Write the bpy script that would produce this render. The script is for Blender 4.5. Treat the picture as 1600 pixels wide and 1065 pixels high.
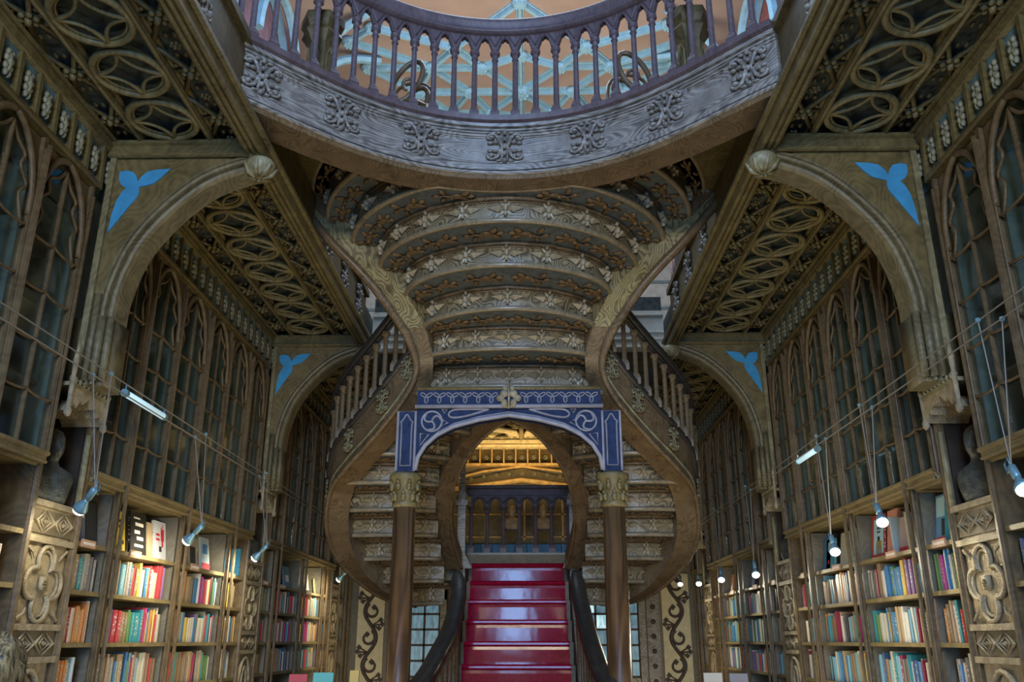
import bpy, math, random
import numpy as np
from mathutils import Matrix, Vector
random.seed(7)
S = bpy.context.scene
COL = S.collection
PI = math.pi
for _o in list(bpy.data.objects):
    bpy.data.objects.remove(_o, do_unlink=True)

# ------------------------------------------------------------------ camera
FPX = 1339.0
PITCH = math.atan(468.0 / FPX)
YAW = math.atan(26.0 / FPX * math.cos(PITCH))
cd = bpy.data.cameras.new('camera'); cam = bpy.data.objects.new('camera', cd); COL.objects.link(cam)
cd.sensor_fit = 'HORIZONTAL'; cd.sensor_width = 36.0; cd.lens = 36.0 * FPX / 1600.0
cd.clip_start = 0.05; cd.clip_end = 100
cam.location = (0.2, 0.0, 1.6)
cam.rotation_euler = (PI / 2 + PITCH, 0, YAW)
S.camera = cam
# ------------------------------------------------------------------ world, view
w = bpy.data.worlds.new('world'); S.world = w; w.use_nodes = True
w.node_tree.nodes['Background'].inputs[0].default_value = (0.55, 0.66, 0.85, 1)
w.node_tree.nodes['Background'].inputs[1].default_value = 0.25
S.view_settings.view_transform = 'Standard'; S.view_settings.look = 'None'
S.view_settings.exposure = 0.08; S.view_settings.gamma = 1.0; S.view_settings.use_curve_mapping = False
# ------------------------------------------------------------------ large lights
def area(name, loc, target, sx, sy, power, col, spread=180):
    l = bpy.data.lights.new(name, 'AREA'); l.shape = 'RECTANGLE'; l.size = sx; l.size_y = sy
    l.energy = power; l.color = col; l.spread = math.radians(spread)
    o = bpy.data.objects.new(name, l); COL.objects.link(o); o.location = loc
    d = Vector(target) - Vector(loc); o.rotation_euler = d.to_track_quat('-Z', 'Y').to_euler()
    return o
# daylight of the tall front window on the upper floor, behind the camera
area('front_window_daylight', (0.1, -4.6, 8.9), (0, 8, 5.0), 3.6, 4.0, 1100, (0.25, 0.50, 1.0))
# daylight of the open street door behind the camera
area('street_door_daylight', (-0.25, -4.6, 2.7), (-0.15, 12, 2.7), 0.9, 3.2, 420, (0.26, 0.52, 1.0))
# skylight over the upper hall
area('skylight_daylight', (0.1, 9.5, 10.9), (0.1, 9.6, 0), 3.0, 5.0, 240, (0.6, 0.78, 1.0))
# lamps of the upper hall that wash its vault
area('upper_hall_lamps', (0.1, 10.5, 6.9), (0.1, 12.6, 11.2), 4.0, 3.0, 170, (1.0, 0.86, 0.72))
# unseen warm fill, added to lift the stairs, gallery ceilings, shelves and scroll panels
area('entrance_fill', (0.0, -3.6, 5.1), (0.0, 9.0, 3.9), 3.6, 0.9, 150, (1.0, 0.89, 0.68), 120)  # frontal fill added behind the camera for the stair risers
area('near_fill', (0.0, 4.2, 1.0), (0.0, 6.4, 5.5), 3.6, 1.6, 13, (1.0, 0.80, 0.50))  # weak upward fill added below the frame, no lamp there
area('ceiling_fill_left', (-2.3, 8.6, 1.0), (-2.5, 8.8, 5.6), 1.2, 4.5, 26, (1.0, 0.84, 0.52))  # upward fill added for the gallery ceilings, one per side
area('ceiling_fill_right', (2.4, 8.6, 1.0), (2.6, 8.8, 5.6), 1.2, 4.5, 26, (1.0, 0.84, 0.52))
area('shelf_fill_left', (-1.3, 7.6, 0.75), (-3.4, 8.6, 2.1), 0.8, 3.4, 40, (1.0, 0.88, 0.64))  # fill added below the frame to brighten the bookshelves, both walls
area('shelf_fill_right', (1.5, 7.6, 0.75), (3.5, 8.6, 2.1), 0.8, 3.4, 40, (1.0, 0.90, 0.68))
area('far_fill_left', (-2.4, 14.6, 0.9), (-2.9, 17.0, 3.0), 1.0, 3.0, 26, (1.0, 0.82, 0.5))  # fill added out of view for the far end, both sides
area('far_fill_right', (2.5, 14.6, 0.9), (3.0, 17.0, 3.0), 1.0, 3.0, 26, (1.0, 0.82, 0.5))
area('back_room_lamps', (0.05, 16.3, 4.35), (0.05, 17.3, 5.5), 2.2, 0.4, 15, (1.0, 0.72, 0.34), 110)

# ------------------------------------------------------------------ materials
M = {}
def nt(name):
    m = bpy.data.materials.new(name); m.use_nodes = True
    t = m.node_tree; return m, t, t.nodes['Principled BSDF']
def plain(name, col, rough=0.6, metal=0.0, emit=None, es=0.0, var=0.25, vscale=9.0, spec=0.5, bump=0.0, bscale=60.0):
    m, t, b = nt(name)
    b.inputs['Roughness'].default_value = rough; b.inputs['Metallic'].default_value = metal
    b.inputs['Specular IOR Level'].default_value = spec
    if var > 0:
        tc = t.nodes.new('ShaderNodeTexCoord'); nz = t.nodes.new('ShaderNodeTexNoise')
        nz.inputs['Scale'].default_value = vscale; nz.inputs['Detail'].default_value = 4
        t.links.new(tc.outputs['Object'], nz.inputs['Vector'])
        r = t.nodes.new('ShaderNodeValToRGB')
        r.color_ramp.elements[0].position = 0.3; r.color_ramp.elements[1].position = 0.72
        r.color_ramp.elements[0].color = (*[c * (1 - var) for c in col], 1)
        r.color_ramp.elements[1].color = (*[min(1, c * (1 + var)) for c in col], 1)
        t.links.new(nz.outputs['Fac'], r.inputs[0]); t.links.new(r.outputs[0], b.inputs['Base Color'])
        if bump > 0:
            n2 = t.nodes.new('ShaderNodeTexNoise'); n2.inputs['Scale'].default_value = bscale
            t.links.new(tc.outputs['Object'], n2.inputs['Vector'])
            bp = t.nodes.new('ShaderNodeBump'); bp.inputs['Strength'].default_value = bump; bp.inputs['Distance'].default_value = 0.02
            t.links.new(n2.outputs['Fac'], bp.inputs['Height']); t.links.new(bp.outputs[0], b.inputs['Normal'])
    else:
        b.inputs['Base Color'].default_value = (*col, 1)
    if emit:
        b.inputs['Emission Color'].default_value = (*emit, 1); b.inputs['Emission Strength'].default_value = es
    M[name] = m; return m
def wood(name, light, dark, rough=0.5, bump=0.15, spec=0.5, grain=0.25, freq=26.0, stretch=(1, 1, 1), pos=(0.3, 0.7), gscale=1.6):
    """two-tone timber: broad mottling plus a contour-line figure (growth rings cut by the board)"""
    m, t, b = nt(name)
    tc = t.nodes.new('ShaderNodeTexCoord'); mp = t.nodes.new('ShaderNodeMapping'); mp.inputs['Scale'].default_value = stretch
    t.links.new(tc.outputs['Object'], mp.inputs['Vector'])
    lo = t.nodes.new('ShaderNodeTexNoise'); lo.inputs['Scale'].default_value = gscale; lo.inputs['Detail'].default_value = 2.0; lo.inputs['Roughness'].default_value = 0.4
    t.links.new(mp.outputs[0], lo.inputs['Vector'])
    ml = t.nodes.new('ShaderNodeMath'); ml.operation = 'MULTIPLY'; ml.inputs[1].default_value = freq * 6.2832; t.links.new(lo.outputs['Fac'], ml.inputs[0])
    sn = t.nodes.new('ShaderNodeMath'); sn.operation = 'SINE'; t.links.new(ml.outputs[0], sn.inputs[0])
    rg = t.nodes.new('ShaderNodeMath'); rg.operation = 'MULTIPLY_ADD'; rg.inputs[1].default_value = 0.5; rg.inputs[2].default_value = 0.5; t.links.new(sn.outputs[0], rg.inputs[0])
    nz = t.nodes.new('ShaderNodeTexNoise'); nz.inputs['Scale'].default_value = 6.0; nz.inputs['Detail'].default_value = 9; nz.inputs['Roughness'].default_value = 0.72
    t.links.new(tc.outputs['Object'], nz.inputs['Vector'])
    mx = t.nodes.new('ShaderNodeMix'); mx.data_type = 'FLOAT'; mx.inputs[0].default_value = grain
    t.links.new(nz.outputs['Fac'], mx.inputs[2]); t.links.new(rg.outputs[0], mx.inputs[3])
    r = t.nodes.new('ShaderNodeValToRGB')
    r.color_ramp.elements[0].position = pos[0]; r.color_ramp.elements[1].position = pos[1]
    r.color_ramp.elements[0].color = (*dark, 1); r.color_ramp.elements[1].color = (*light, 1)
    t.links.new(mx.outputs[0], r.inputs[0]); t.links.new(r.outputs[0], b.inputs['Base Color'])
    b.inputs['Roughness'].default_value = rough; b.inputs['Specular IOR Level'].default_value = spec
    if bump:
        bp = t.nodes.new('ShaderNodeBump'); bp.inputs['Strength'].default_value = bump; bp.inputs['Distance'].default_value = 0.012
        t.links.new(mx.outputs[0], bp.inputs['Height']); t.links.new(bp.outputs[0], b.inputs['Normal'])
    M[name] = m; return m

wood('oak_dark', (0.155, 0.116, 0.041), (0.052, 0.037, 0.012), grain=0.12)
wood('oak_olive', (0.235, 0.186, 0.074), (0.085, 0.065, 0.025), grain=0.12)
wood('oak_ring', (0.300, 0.245, 0.105), (0.122, 0.096, 0.039), grain=0.12)
wood('oak_pale', (0.338, 0.299, 0.160), (0.141, 0.118, 0.059), grain=0.15)
wood('oak_arch', (0.235, 0.201, 0.105), (0.099, 0.081, 0.041), grain=0.15)
wood('oak_grain', (0.375, 0.319, 0.160), (0.108, 0.084, 0.037), 0.42, 0.2, grain=0.3, freq=30, gscale=2.2, stretch=(1.3, 1.3, 0.5))
wood('oak_string', (0.225, 0.152, 0.078), (0.078, 0.051, 0.025), 0.4, 0.15, grain=0.18, freq=36, gscale=1.8)
wood('oak_fascia', (0.34, 0.31, 0.265), (0.095, 0.083, 0.068), 0.42, 0.2, grain=0.24, freq=30, gscale=2.0, stretch=(0.45, 0.45, 1.7))
wood('oak_screen', (0.178, 0.122, 0.056), (0.070, 0.046, 0.021), grain=0.12)
wood('oak_shelf', (0.272, 0.211, 0.094), (0.150, 0.113, 0.050), grain=0.15)
wood('oak_column', (0.14, 0.074, 0.03), (0.06, 0.031, 0.013), 0.27, 0.0, 1.0, grain=0.4, freq=9, stretch=(1.4, 1.4, 0.12), gscale=3)
wood('rail_purple', (0.145, 0.105, 0.112), (0.065, 0.045, 0.05), 0.48, 0.1, grain=0.12)
wood('rail_black', (0.045, 0.04, 0.034), (0.018, 0.016, 0.014), 0.33, 0.1, grain=0.12)
wood('oak_wall', (0.184, 0.165, 0.115), (0.115, 0.100, 0.068), 0.6, 0.08, grain=0.15)
plain('divider_teal', (0.20, 0.26, 0.24), 0.6, var=0.2)
M['oak_column'].node_tree.nodes['Principled BSDF'].inputs['Coat Weight'].default_value = 1.0
M['oak_column'].node_tree.nodes['Principled BSDF'].inputs['Coat Roughness'].default_value = 0.32
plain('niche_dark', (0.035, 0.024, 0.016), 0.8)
plain('soffit_paint', (0.085, 0.098, 0.10), 0.7, var=0.35, vscale=12)
plain('ceil_paint', (0.05, 0.062, 0.056), 0.75, var=0.5, vscale=14)  # dark teal-grey paint, deepened further for the cavity shade between ribs
plain('frieze_paint', (0.10, 0.19, 0.22), 0.7, var=0.45)
plain('leaf_brown', (0.13, 0.078, 0.03), 0.5, var=0.5, vscale=30, bump=0.4)
plain('leaf_pale', (0.28, 0.28, 0.19), 0.5, var=0.4, vscale=25)
plain('spandrel_blue', (0.055, 0.34, 0.66), 0.75, var=0.12)
plain('arch_blue_daylit', (0.012, 0.026, 0.075), 0.6, var=0.35, vscale=16, bump=0.3, spec=0.2)  # greyish wood; the blue daylight on it is put into this colour
plain('arch_line', (0.28, 0.27, 0.30), 0.5, var=0.2)
plain('stone_shaded', (0.15, 0.12, 0.07), 0.7)  # darker copy of the carved stone, shade of the diamond fields as colour
plain('stone_carved', (0.33, 0.27, 0.165), 0.6, var=0.35, vscale=12, bump=0.5)
plain('bronze', (0.09, 0.098, 0.085), 0.45, metal=0.3, var=0.4, vscale=20, bump=0.4)
plain('stone_bust', (0.45, 0.36, 0.26), 0.6, var=0.3)
plain('vault_peach', (0.47, 0.345, 0.265), 0.85, var=0.14, vscale=1.4)
plain('vault_rib', (0.33, 0.60, 0.72), 0.7, var=0.12)
plain('mauve', (0.30, 0.19, 0.24), 0.7, var=0.2)
plain('cream', (0.55, 0.52, 0.42), 0.7, var=0.15)
plain('upper_wall_red', (0.40, 0.14, 0.12), 0.7, var=0.2)
plain('carpet_red', (0.24, 0.004, 0.022), 0.09, var=0.25, vscale=25, bump=0.06, bscale=5, spec=0.2)
plain('scroll_cream', (0.62, 0.55, 0.34), 0.75, var=0.12)
plain('scroll_dark', (0.05, 0.032, 0.022), 0.6)
plain('tile_blue', (0.05, 0.16, 0.34), 0.35, var=0.6, vscale=40)
plain('gold_wood', (0.62, 0.40, 0.14), 0.5, var=0.3, vscale=12)
plain('gold_pale', (0.80, 0.66, 0.38), 0.5, var=0.25, vscale=12)
plain('warm_wall', (0.20, 0.165, 0.09), 0.7, var=0.25)
plain('floor_wood', (0.16, 0.10, 0.055), 0.5)
plain('cable_steel', (0.45, 0.42, 0.36), 0.4, metal=0.6, var=0)
plain('lamp_steel', (0.22, 0.40, 0.46), 0.35, metal=0.4, var=0)
plain('bulb', (1, 0.95, 0.8), 0.4, emit=(1.0, 0.93, 0.74), es=14.0, var=0)
plain('tube_light', (0.55, 0.75, 0.8), 0.4, emit=(0.55, 0.85, 1.0), es=0.55, var=0)
plain('window_day', (0.1, 0.2, 0.28), 0.3, emit=(0.20, 0.46, 0.66), es=0.38, var=0)
plain('window_bright', (0.3, 0.5, 0.6), 0.3, emit=(0.55, 0.85, 1.0), es=1.3, var=0)
plain('page', (0.62, 0.58, 0.46), 0.8, var=0.1)
plain('label_card', (0.50, 0.30, 0.18), 0.6, var=0.1)
plain('print_white', (0.8, 0.78, 0.7), 0.6, var=0)
plain('print_dark', (0.03, 0.03, 0.03), 0.6, var=0)
plain('print_red', (0.55, 0.02, 0.04), 0.6, var=0)
plain('bentwood', (0.16, 0.11, 0.06), 0.35)
plain('skin', (0.55, 0.36, 0.27), 0.55, var=0.08)
plain('cloth_navy', (0.05, 0.06, 0.10), 0.8)
# daylight seen through the old door panes: uneven glass
for nm_, c0_, c1_, e_ in (('window_day', (0.05, 0.14, 0.22), (0.22, 0.44, 0.56), 0.42), ('window_bright', (0.15, 0.4, 0.5), (0.75, 0.95, 1.0), 0.9)):
    m_ = M[nm_]; t_ = m_.node_tree; b_ = t_.nodes['Principled BSDF']
    tc_ = t_.nodes.new('ShaderNodeTexCoord'); nz_ = t_.nodes.new('ShaderNodeTexNoise'); nz_.inputs['Scale'].default_value = 11; nz_.inputs['Detail'].default_value = 5
    mp_ = t_.nodes.new('ShaderNodeMapping'); mp_.inputs['Scale'].default_value = (1.6, 1, 0.5); t_.links.new(tc_.outputs['Object'], mp_.inputs[0]); t_.links.new(mp_.outputs[0], nz_.inputs['Vector'])
    r_ = t_.nodes.new('ShaderNodeValToRGB'); r_.color_ramp.elements[0].position = 0.36; r_.color_ramp.elements[1].position = 0.66
    r_.color_ramp.elements[0].color = (*c0_, 1); r_.color_ramp.elements[1].color = (*c1_, 1)
    t_.links.new(nz_.outputs['Fac'], r_.inputs[0]); t_.links.new(r_.outputs[0], b_.inputs['Emission Color']); b_.inputs['Emission Strength'].default_value = e_
# blond hair, streaked
m_, t_, b_ = nt('hair'); M['hair'] = m_
tc_ = t_.nodes.new('ShaderNodeTexCoord'); mp_ = t_.nodes.new('ShaderNodeMapping'); mp_.inputs['Scale'].default_value = (30, 30, 6)
nz_ = t_.nodes.new('ShaderNodeTexNoise'); nz_.inputs['Scale'].default_value = 3; nz_.inputs['Detail'].default_value = 6
t_.links.new(tc_.outputs['Object'], mp_.inputs[0]); t_.links.new(mp_.outputs[0], nz_.inputs['Vector'])
r_ = t_.nodes.new('ShaderNodeValToRGB'); r_.color_ramp.elements[0].color = (0.025, 0.017, 0.008, 1); r_.color_ramp.elements[1].color = (0.40, 0.28, 0.12, 1)
r_.color_ramp.elements[0].position = 0.35; r_.color_ramp.elements[1].position = 0.68
t_.links.new(nz_.outputs['Fac'], r_.inputs[0]); t_.links.new(r_.outputs[0], b_.inputs['Base Color']); b_.inputs['Roughness'].default_value = 0.45
# cabinet glass: thin, greyish, glossy
m_, t_, b_ = nt('cabinet_glass'); M['cabinet_glass'] = m_
tr_ = t_.nodes.new('ShaderNodeBsdfTransparent'); tr_.inputs[0].default_value = (0.80, 0.85, 0.83, 1)
gl_ = t_.nodes.new('ShaderNodeBsdfGlossy'); gl_.inputs['Color'].default_value = (0.8, 0.85, 0.85, 1); gl_.inputs['Roughness'].default_value = 0.08
mx_ = t_.nodes.new('ShaderNodeMixShader'); mx_.inputs[0].default_value = 0.11
t_.links.new(tr_.outputs[0], mx_.inputs[1]); t_.links.new(gl_.outputs[0], mx_.inputs[2])
t_.links.new(mx_.outputs[0], t_.nodes['Material Output'].inputs['Surface'])
# book cover: object colour with a lettering band down the spine
def bookmat(name, src):
    m, t, b = nt(name); M[name] = m
    if src == 'OBJ':
        oi = t.nodes.new('ShaderNodeObjectInfo'); base = oi.outputs['Color']; rnd = oi.outputs['Random']
    else:
        at = t.nodes.new('ShaderNodeVertexColor'); at.layer_name = 'cover'; base = at.outputs['Color']
        rnd = None
    b.inputs['Roughness'].default_value = 0.38
    if rnd is None:
        t.links.new(base, b.inputs['Base Color']); return
    tc = t.nodes.new('ShaderNodeTexCoord'); sp = t.nodes.new('ShaderNodeSeparateXYZ'); t.links.new(tc.outputs['Generated'], sp.inputs[0])
    mp = t.nodes.new('ShaderNodeMapping'); mp.inputs['Scale'].default_value = (1, 1.2, 34); t.links.new(tc.outputs['Generated'], mp.inputs[0])
    ad = t.nodes.new('ShaderNodeVectorMath'); ad.operation = 'ADD'
    cb = t.nodes.new('ShaderNodeCombineXYZ'); ml = t.nodes.new('ShaderNodeMath'); ml.operation = 'MULTIPLY'; ml.inputs[1].default_value = 57
    t.links.new(rnd, ml.inputs[0]); t.links.new(ml.outputs[0], cb.inputs[2])
    t.links.new(mp.outputs[0], ad.inputs[0]); t.links.new(cb.outputs[0], ad.inputs[1])
    nz = t.nodes.new('ShaderNodeTexNoise'); nz.inputs['Scale'].default_value = 1.0; nz.inputs['Detail'].default_value = 3
    t.links.new(ad.outputs[0], nz.inputs['Vector'])
    g1 = t.nodes.new('ShaderNodeMath'); g1.operation = 'GREATER_THAN'; g1.inputs[1].default_value = 0.56; t.links.new(nz.outputs['Fac'], g1.inputs[0])
    # lettering only in the middle of the spine width
    dd = t.nodes.new('ShaderNodeMath'); dd.operation = 'COMPARE'; dd.inputs[1].default_value = 0.5; dd.inputs[2].default_value = 0.24
    t.links.new(sp.outputs['Y'], dd.inputs[0])
    d2 = t.nodes.new('ShaderNodeMath'); d2.operation = 'COMPARE'; d2.inputs[1].default_value = 0.55; d2.inputs[2].default_value = 0.33
    t.links.new(sp.outputs['Z'], d2.inputs[0])
    m1 = t.nodes.new('ShaderNodeMath'); m1.operation = 'MULTIPLY'; t.links.new(g1.outputs[0], m1.inputs[0]); t.links.new(dd.outputs[0], m1.inputs[1])
    m2 = t.nodes.new('ShaderNodeMath'); m2.operation = 'MULTIPLY'; t.links.new(m1.outputs[0], m2.inputs[0]); t.links.new(d2.outputs[0], m2.inputs[1])
    iv = t.nodes.new('ShaderNodeInvert'); t.links.new(base, iv.inputs['Color'])
    hs = t.nodes.new('ShaderNodeHueSaturation'); hs.inputs['Saturation'].default_value = 0.35; hs.inputs['Value'].default_value = 0.75; t.links.new(iv.outputs[0], hs.inputs['Color'])
    mx = t.nodes.new('ShaderNodeMix'); mx.data_type = 'RGBA'
    t.links.new(m2.outputs[0], mx.inputs[0]); t.links.new(base, mx.inputs[6]); t.links.new(hs.outputs[0], mx.inputs[7])
    t.links.new(mx.outputs[2], b.inputs['Base Color'])
bookmat('book_cover', 'OBJ'); bookmat('book_cover_far', 'VC')

# ------------------------------------------------------------------ mesh helpers
WM = {}
I4 = Matrix.Identity(4)
class MB:
    def __init__(s): s.v = []; s.f = []
    def add(s, vs, fs, mat=None):
        k = len(s.v)
        if mat is not None: vs = [tuple(mat @ Vector(p)) for p in vs]
        s.v += [tuple(p) for p in vs]; s.f += [tuple(i + k for i in q) for q in fs]; return s
    def box(s, x0, x1, y0, y1, z0, z1, mat=None):
        v = [(x0, y0, z0), (x1, y0, z0), (x1, y1, z0), (x0, y1, z0), (x0, y0, z1), (x1, y0, z1), (x1, y1, z1), (x0, y1, z1)]
        return s.add(v, [(0, 3, 2, 1), (4, 5, 6, 7), (0, 1, 5, 4), (1, 2, 6, 5), (2, 3, 7, 6), (3, 0, 4, 7)], mat)
    def taper(s, cx, cy, z0, z1, a0, b0, a1, b1, mat=None):
        v = [(cx - a0, cy - b0, z0), (cx + a0, cy - b0, z0), (cx + a0, cy + b0, z0), (cx - a0, cy + b0, z0),
             (cx - a1, cy - b1, z1), (cx + a1, cy - b1, z1), (cx + a1, cy + b1, z1), (cx - a1, cy + b1, z1)]
        return s.add(v, [(0, 3, 2, 1), (4, 5, 6, 7), (0, 1, 5, 4), (1, 2, 6, 5), (2, 3, 7, 6), (3, 0, 4, 7)], mat)
    def tube(s, path, r, n=6, closed=False, mat=None):
        P = [Vector(p) for p in path]; m = len(P)
        R = r if isinstance(r, (list, tuple)) else [r] * m
        vs = []; prev = None
        for i in range(m):
            if closed: t = P[(i + 1) % m] - P[i - 1]
            else: t = P[min(i + 1, m - 1)] - P[max(i - 1, 0)]
            if t.length < 1e-9: t = Vector((0, 0, 1))
            t.normalize()
            if prev is None:
                a = Vector((0, 0, 1)) if abs(t.z) < 0.9 else Vector((1, 0, 0))
            else: a = prev
            u = (a - t * a.dot(t))
            if u.length < 1e-6: u = Vector((1, 0, 0)) - t * t.x
            u.normalize(); prev = u; w_ = t.cross(u)
            for j in range(n):
                an = 2 * PI * j / n
                vs.append(P[i] + (u * math.cos(an) + w_ * math.sin(an)) * R[i])
        fs = []
        for i in range(m if closed else m - 1):
            a0 = i * n; b0 = ((i + 1) % m) * n
            for j in range(n):
                fs.append((a0 + j, a0 + (j + 1) % n, b0 + (j + 1) % n, b0 + j))
        if not closed:
            fs.append(tuple(range(n))[::-1]); fs.append(tuple(range((m - 1) * n, m * n)))
        return s.add(vs, fs, mat)
    def lathe(s, prof, n=12, c=(0, 0, 0), mat=None, rot=0.0):
        vs = []; fs = []
        for r, z in prof:
            for j in range(n):
                a = 2 * PI * j / n + rot; vs.append((c[0] + r * math.cos(a), c[1] + r * math.sin(a), c[2] + z))
        for i in range(len(prof) - 1):
            for j in range(n):
                fs.append((i * n + j, i * n + (j + 1) % n, (i + 1) * n + (j + 1) % n, (i + 1) * n + j))
        fs.append(tuple(range(n))[::-1]); fs.append(tuple(range((len(prof) - 1) * n, len(prof) * n)))
        return s.add(vs, fs, mat)
    def blob(s, c, r, n=8, m=5, mat=None):
        if not isinstance(r, (list, tuple)): r = (r, r, r)
        vs = [(c[0], c[1], c[2] - r[2])]; fs = []
        for i in range(1, m):
            ph = -PI / 2 + PI * i / m
            for j in range(n):
                a = 2 * PI * j / n
                vs.append((c[0] + r[0] * math.cos(ph) * math.cos(a), c[1] + r[1] * math.cos(ph) * math.sin(a), c[2] + r[2] * math.sin(ph)))
        vs.append((c[0], c[1], c[2] + r[2])); T = len(vs) - 1
        for j in range(n): fs.append((0, 1 + (j + 1) % n, 1 + j))
        for i in range(m - 2):
            for j in range(n):
                a0 = 1 + i * n; b0 = a0 + n
                fs.append((a0 + j, a0 + (j + 1) % n, b0 + (j + 1) % n, b0 + j))
        a0 = 1 + (m - 2) * n
        for j in range(n): fs.append((a0 + j, a0 + (j + 1) % n, T))
        return s.add(vs, fs, mat)
    def ribbon(s, A, B):
        n = len(A); vs = list(A) + list(B)
        return s.add(vs, [(i, i + 1, n + i + 1, n + i) for i in range(n - 1)])
    def loft(s, rows, closed=True, caps=True):
        n = len(rows[0]); vs = []; fs = []
        for r in rows: vs += list(r)
        for i in range(len(rows) - 1):
            for j in range(n if closed else n - 1):
                fs.append((i * n + j, i * n + (j + 1) % n, (i + 1) * n + (j + 1) % n, (i + 1) * n + j))
        if closed and caps:
            fs.append(tuple(range(n))[::-1]); fs.append(tuple(range((len(rows) - 1) * n, len(rows) * n)))
        return s.add(vs, fs)
    def prism(s, poly, f0, f1):
        """poly: 2-D outline, f0/f1 map (u,v) -> 3-D for the two faces"""
        n = len(poly); vs = [f0(*p) for p in poly] + [f1(*p) for p in poly]
        fs = [tuple(range(n)), tuple(range(n, 2 * n))[::-1]] + [(i, (i + 1) % n, n + (i + 1) % n, n + i) for i in range(n)]
        return s.add(vs, fs)
    def mesh(s, name, mat, smooth=False):
        me = bpy.data.meshes.new(name); me.from_pydata(s.v, [], s.f)
        me.materials.append(M[mat] if isinstance(mat, str) else mat)
        if smooth: me.polygons.foreach_set('use_smooth', [True] * len(me.polygons))
        me.update(); return me
    def build(s, name, mat, parent=None, smooth=False):
        return inst(name, s.mesh(name, mat, smooth), I4, parent)
def inst(name, me, mw, parent=None):
    o = bpy.data.objects.new(name, me); COL.objects.link(o)
    if parent is not None:
        o.parent = parent; o.matrix_basis = WM[parent.name].inverted() @ mw
    else: o.matrix_basis = mw
    WM[o.name] = mw.copy(); return o
def tag(o, label, cat, group=None):
    o['label'] = label; o['category'] = cat
    if group: o['group'] = group
    return o
def thing(name, loc, label, cat, group=None):
    o = bpy.data.objects.new(name, None); COL.objects.link(o); o.empty_display_size = 0.1
    o.location = loc; WM[o.name] = Matrix.Translation(Vector(loc)); tag(o, label, cat, group); return o
def struct(o): o['kind'] = 'structure'; return o
def sroot(name, loc):
    o = bpy.data.objects.new(name, None); COL.objects.link(o); o.empty_display_size = 0.1
    o.location = loc; WM[o.name] = Matrix.Translation(Vector(loc)); o['kind'] = 'structure'; return o
def frame(o, x, z):
    """matrix with local X along x, local Z near z, local Y = Z x X"""
    x = Vector(x).normalized(); z = Vector(z); z = (z - x * z.dot(x)).normalized(); y = z.cross(x)
    m = Matrix(((x.x, y.x, z.x, o[0]), (x.y, y.y, z.y, o[1]), (x.z, y.z, z.z, o[2]), (0, 0, 0, 1))); return m
def sc(*k): return Matrix.Diagonal((*k, 1)) if len(k) == 3 else Matrix.Diagonal((k[0], k[0], k[0], 1))
def crom(pts, n):
    """Catmull-Rom through pts, n samples"""
    P = np.array(pts, float); m = len(P); out = []
    for q in range(n):
        t = q / (n - 1) * (m - 1); i = min(int(t), m - 2); u = t - i
        p0 = P[max(i - 1, 0)]; p1 = P[i]; p2 = P[i + 1]; p3 = P[min(i + 2, m - 1)]
        out.append(0.5 * ((2 * p1) + (-p0 + p2) * u + (2 * p0 - 5 * p1 + 4 * p2 - p3) * u * u + (-p0 + 3 * p1 - 3 * p2 + p3) * u ** 3))
    return [tuple(p) for p in out]
def arc(cx, cz, r, a0, a1, n, rz=None):
    rz = r if rz is None else rz
    return [(cx + r * math.cos(a0 + (a1 - a0) * i / n), cz + rz * math.sin(a0 + (a1 - a0) * i / n)) for i in range(n + 1)]

XM = 0.07                       # middle of the hall
def RX(s, a): return s * a + XM
PIL = [1.5, 6.4, 11.3, 16.2]    # pilaster positions along the hall
YB = 17.6                       # back wall
DP_ = 0.0                     # the pilasters stand a little before the arch axes
BAYM = (0.365, 0.91, 1.64, 2.37, 3.10, 3.83, 4.535)   # mullions within a bay
AS = 3.36                       # plane of the glazed screens and posts
SIDE = {-1: 'left', 1: 'right'}
NEAR = {6.4: 'near', 11.3: 'middle', 16.2: 'far', 1.5: 'nearest'}
# ================================================================== SETTING
struct(MB().box(-4.2, 4.4, -5, 19, -0.1, 0).build('floor', 'floor_wood'))
for s in (-1, 1):
    wl = MB().box(*sorted((RX(s, 3.78), RX(s, 3.95))), -5, 18, 0, 5.7).build('wall_' + SIDE[s], 'oak_wall'); struct(wl)
struct(MB().box(-4.2, 4.4, -5.2, -5.0, 0, 12).build('wall_front', 'oak_wall'))

# front wall behind the camera: the tall upper window and the open street door the daylight comes from
wn = sroot('window_1', (0.1, -4.95, 6.9))
MB().box(-1.9, 2.1, -4.99, -4.96, 6.8, 11.0).build('pane', 'window_bright', wn)
b = MB()
for i in range(6): b.box(-1.9 + i * .8 - .04, -1.9 + i * .8 + .04, -4.96, -4.88, 6.8, 11.0)
for i in range(5): b.box(-1.9, 2.1, -4.96, -4.88, 6.8 + i * 1.05 - .04, 6.8 + i * 1.05 + .04)
b.build('frame', 'oak_fascia', wn)
dn = sroot('door_4', (-0.25, -4.95, 0))
MB().box(-0.75, 0.25, -4.99, -4.96, 0.05, 4.3).build('opening', 'window_bright', dn)
b = MB().box(-0.88, -0.75, -4.99, -4.85, 0, 4.45).box(0.25, 0.38, -4.99, -4.85, 0, 4.45).box(-0.88, 0.38, -4.99, -4.85, 4.3, 4.45)
b.build('frame', 'oak_fascia', dn)

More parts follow.
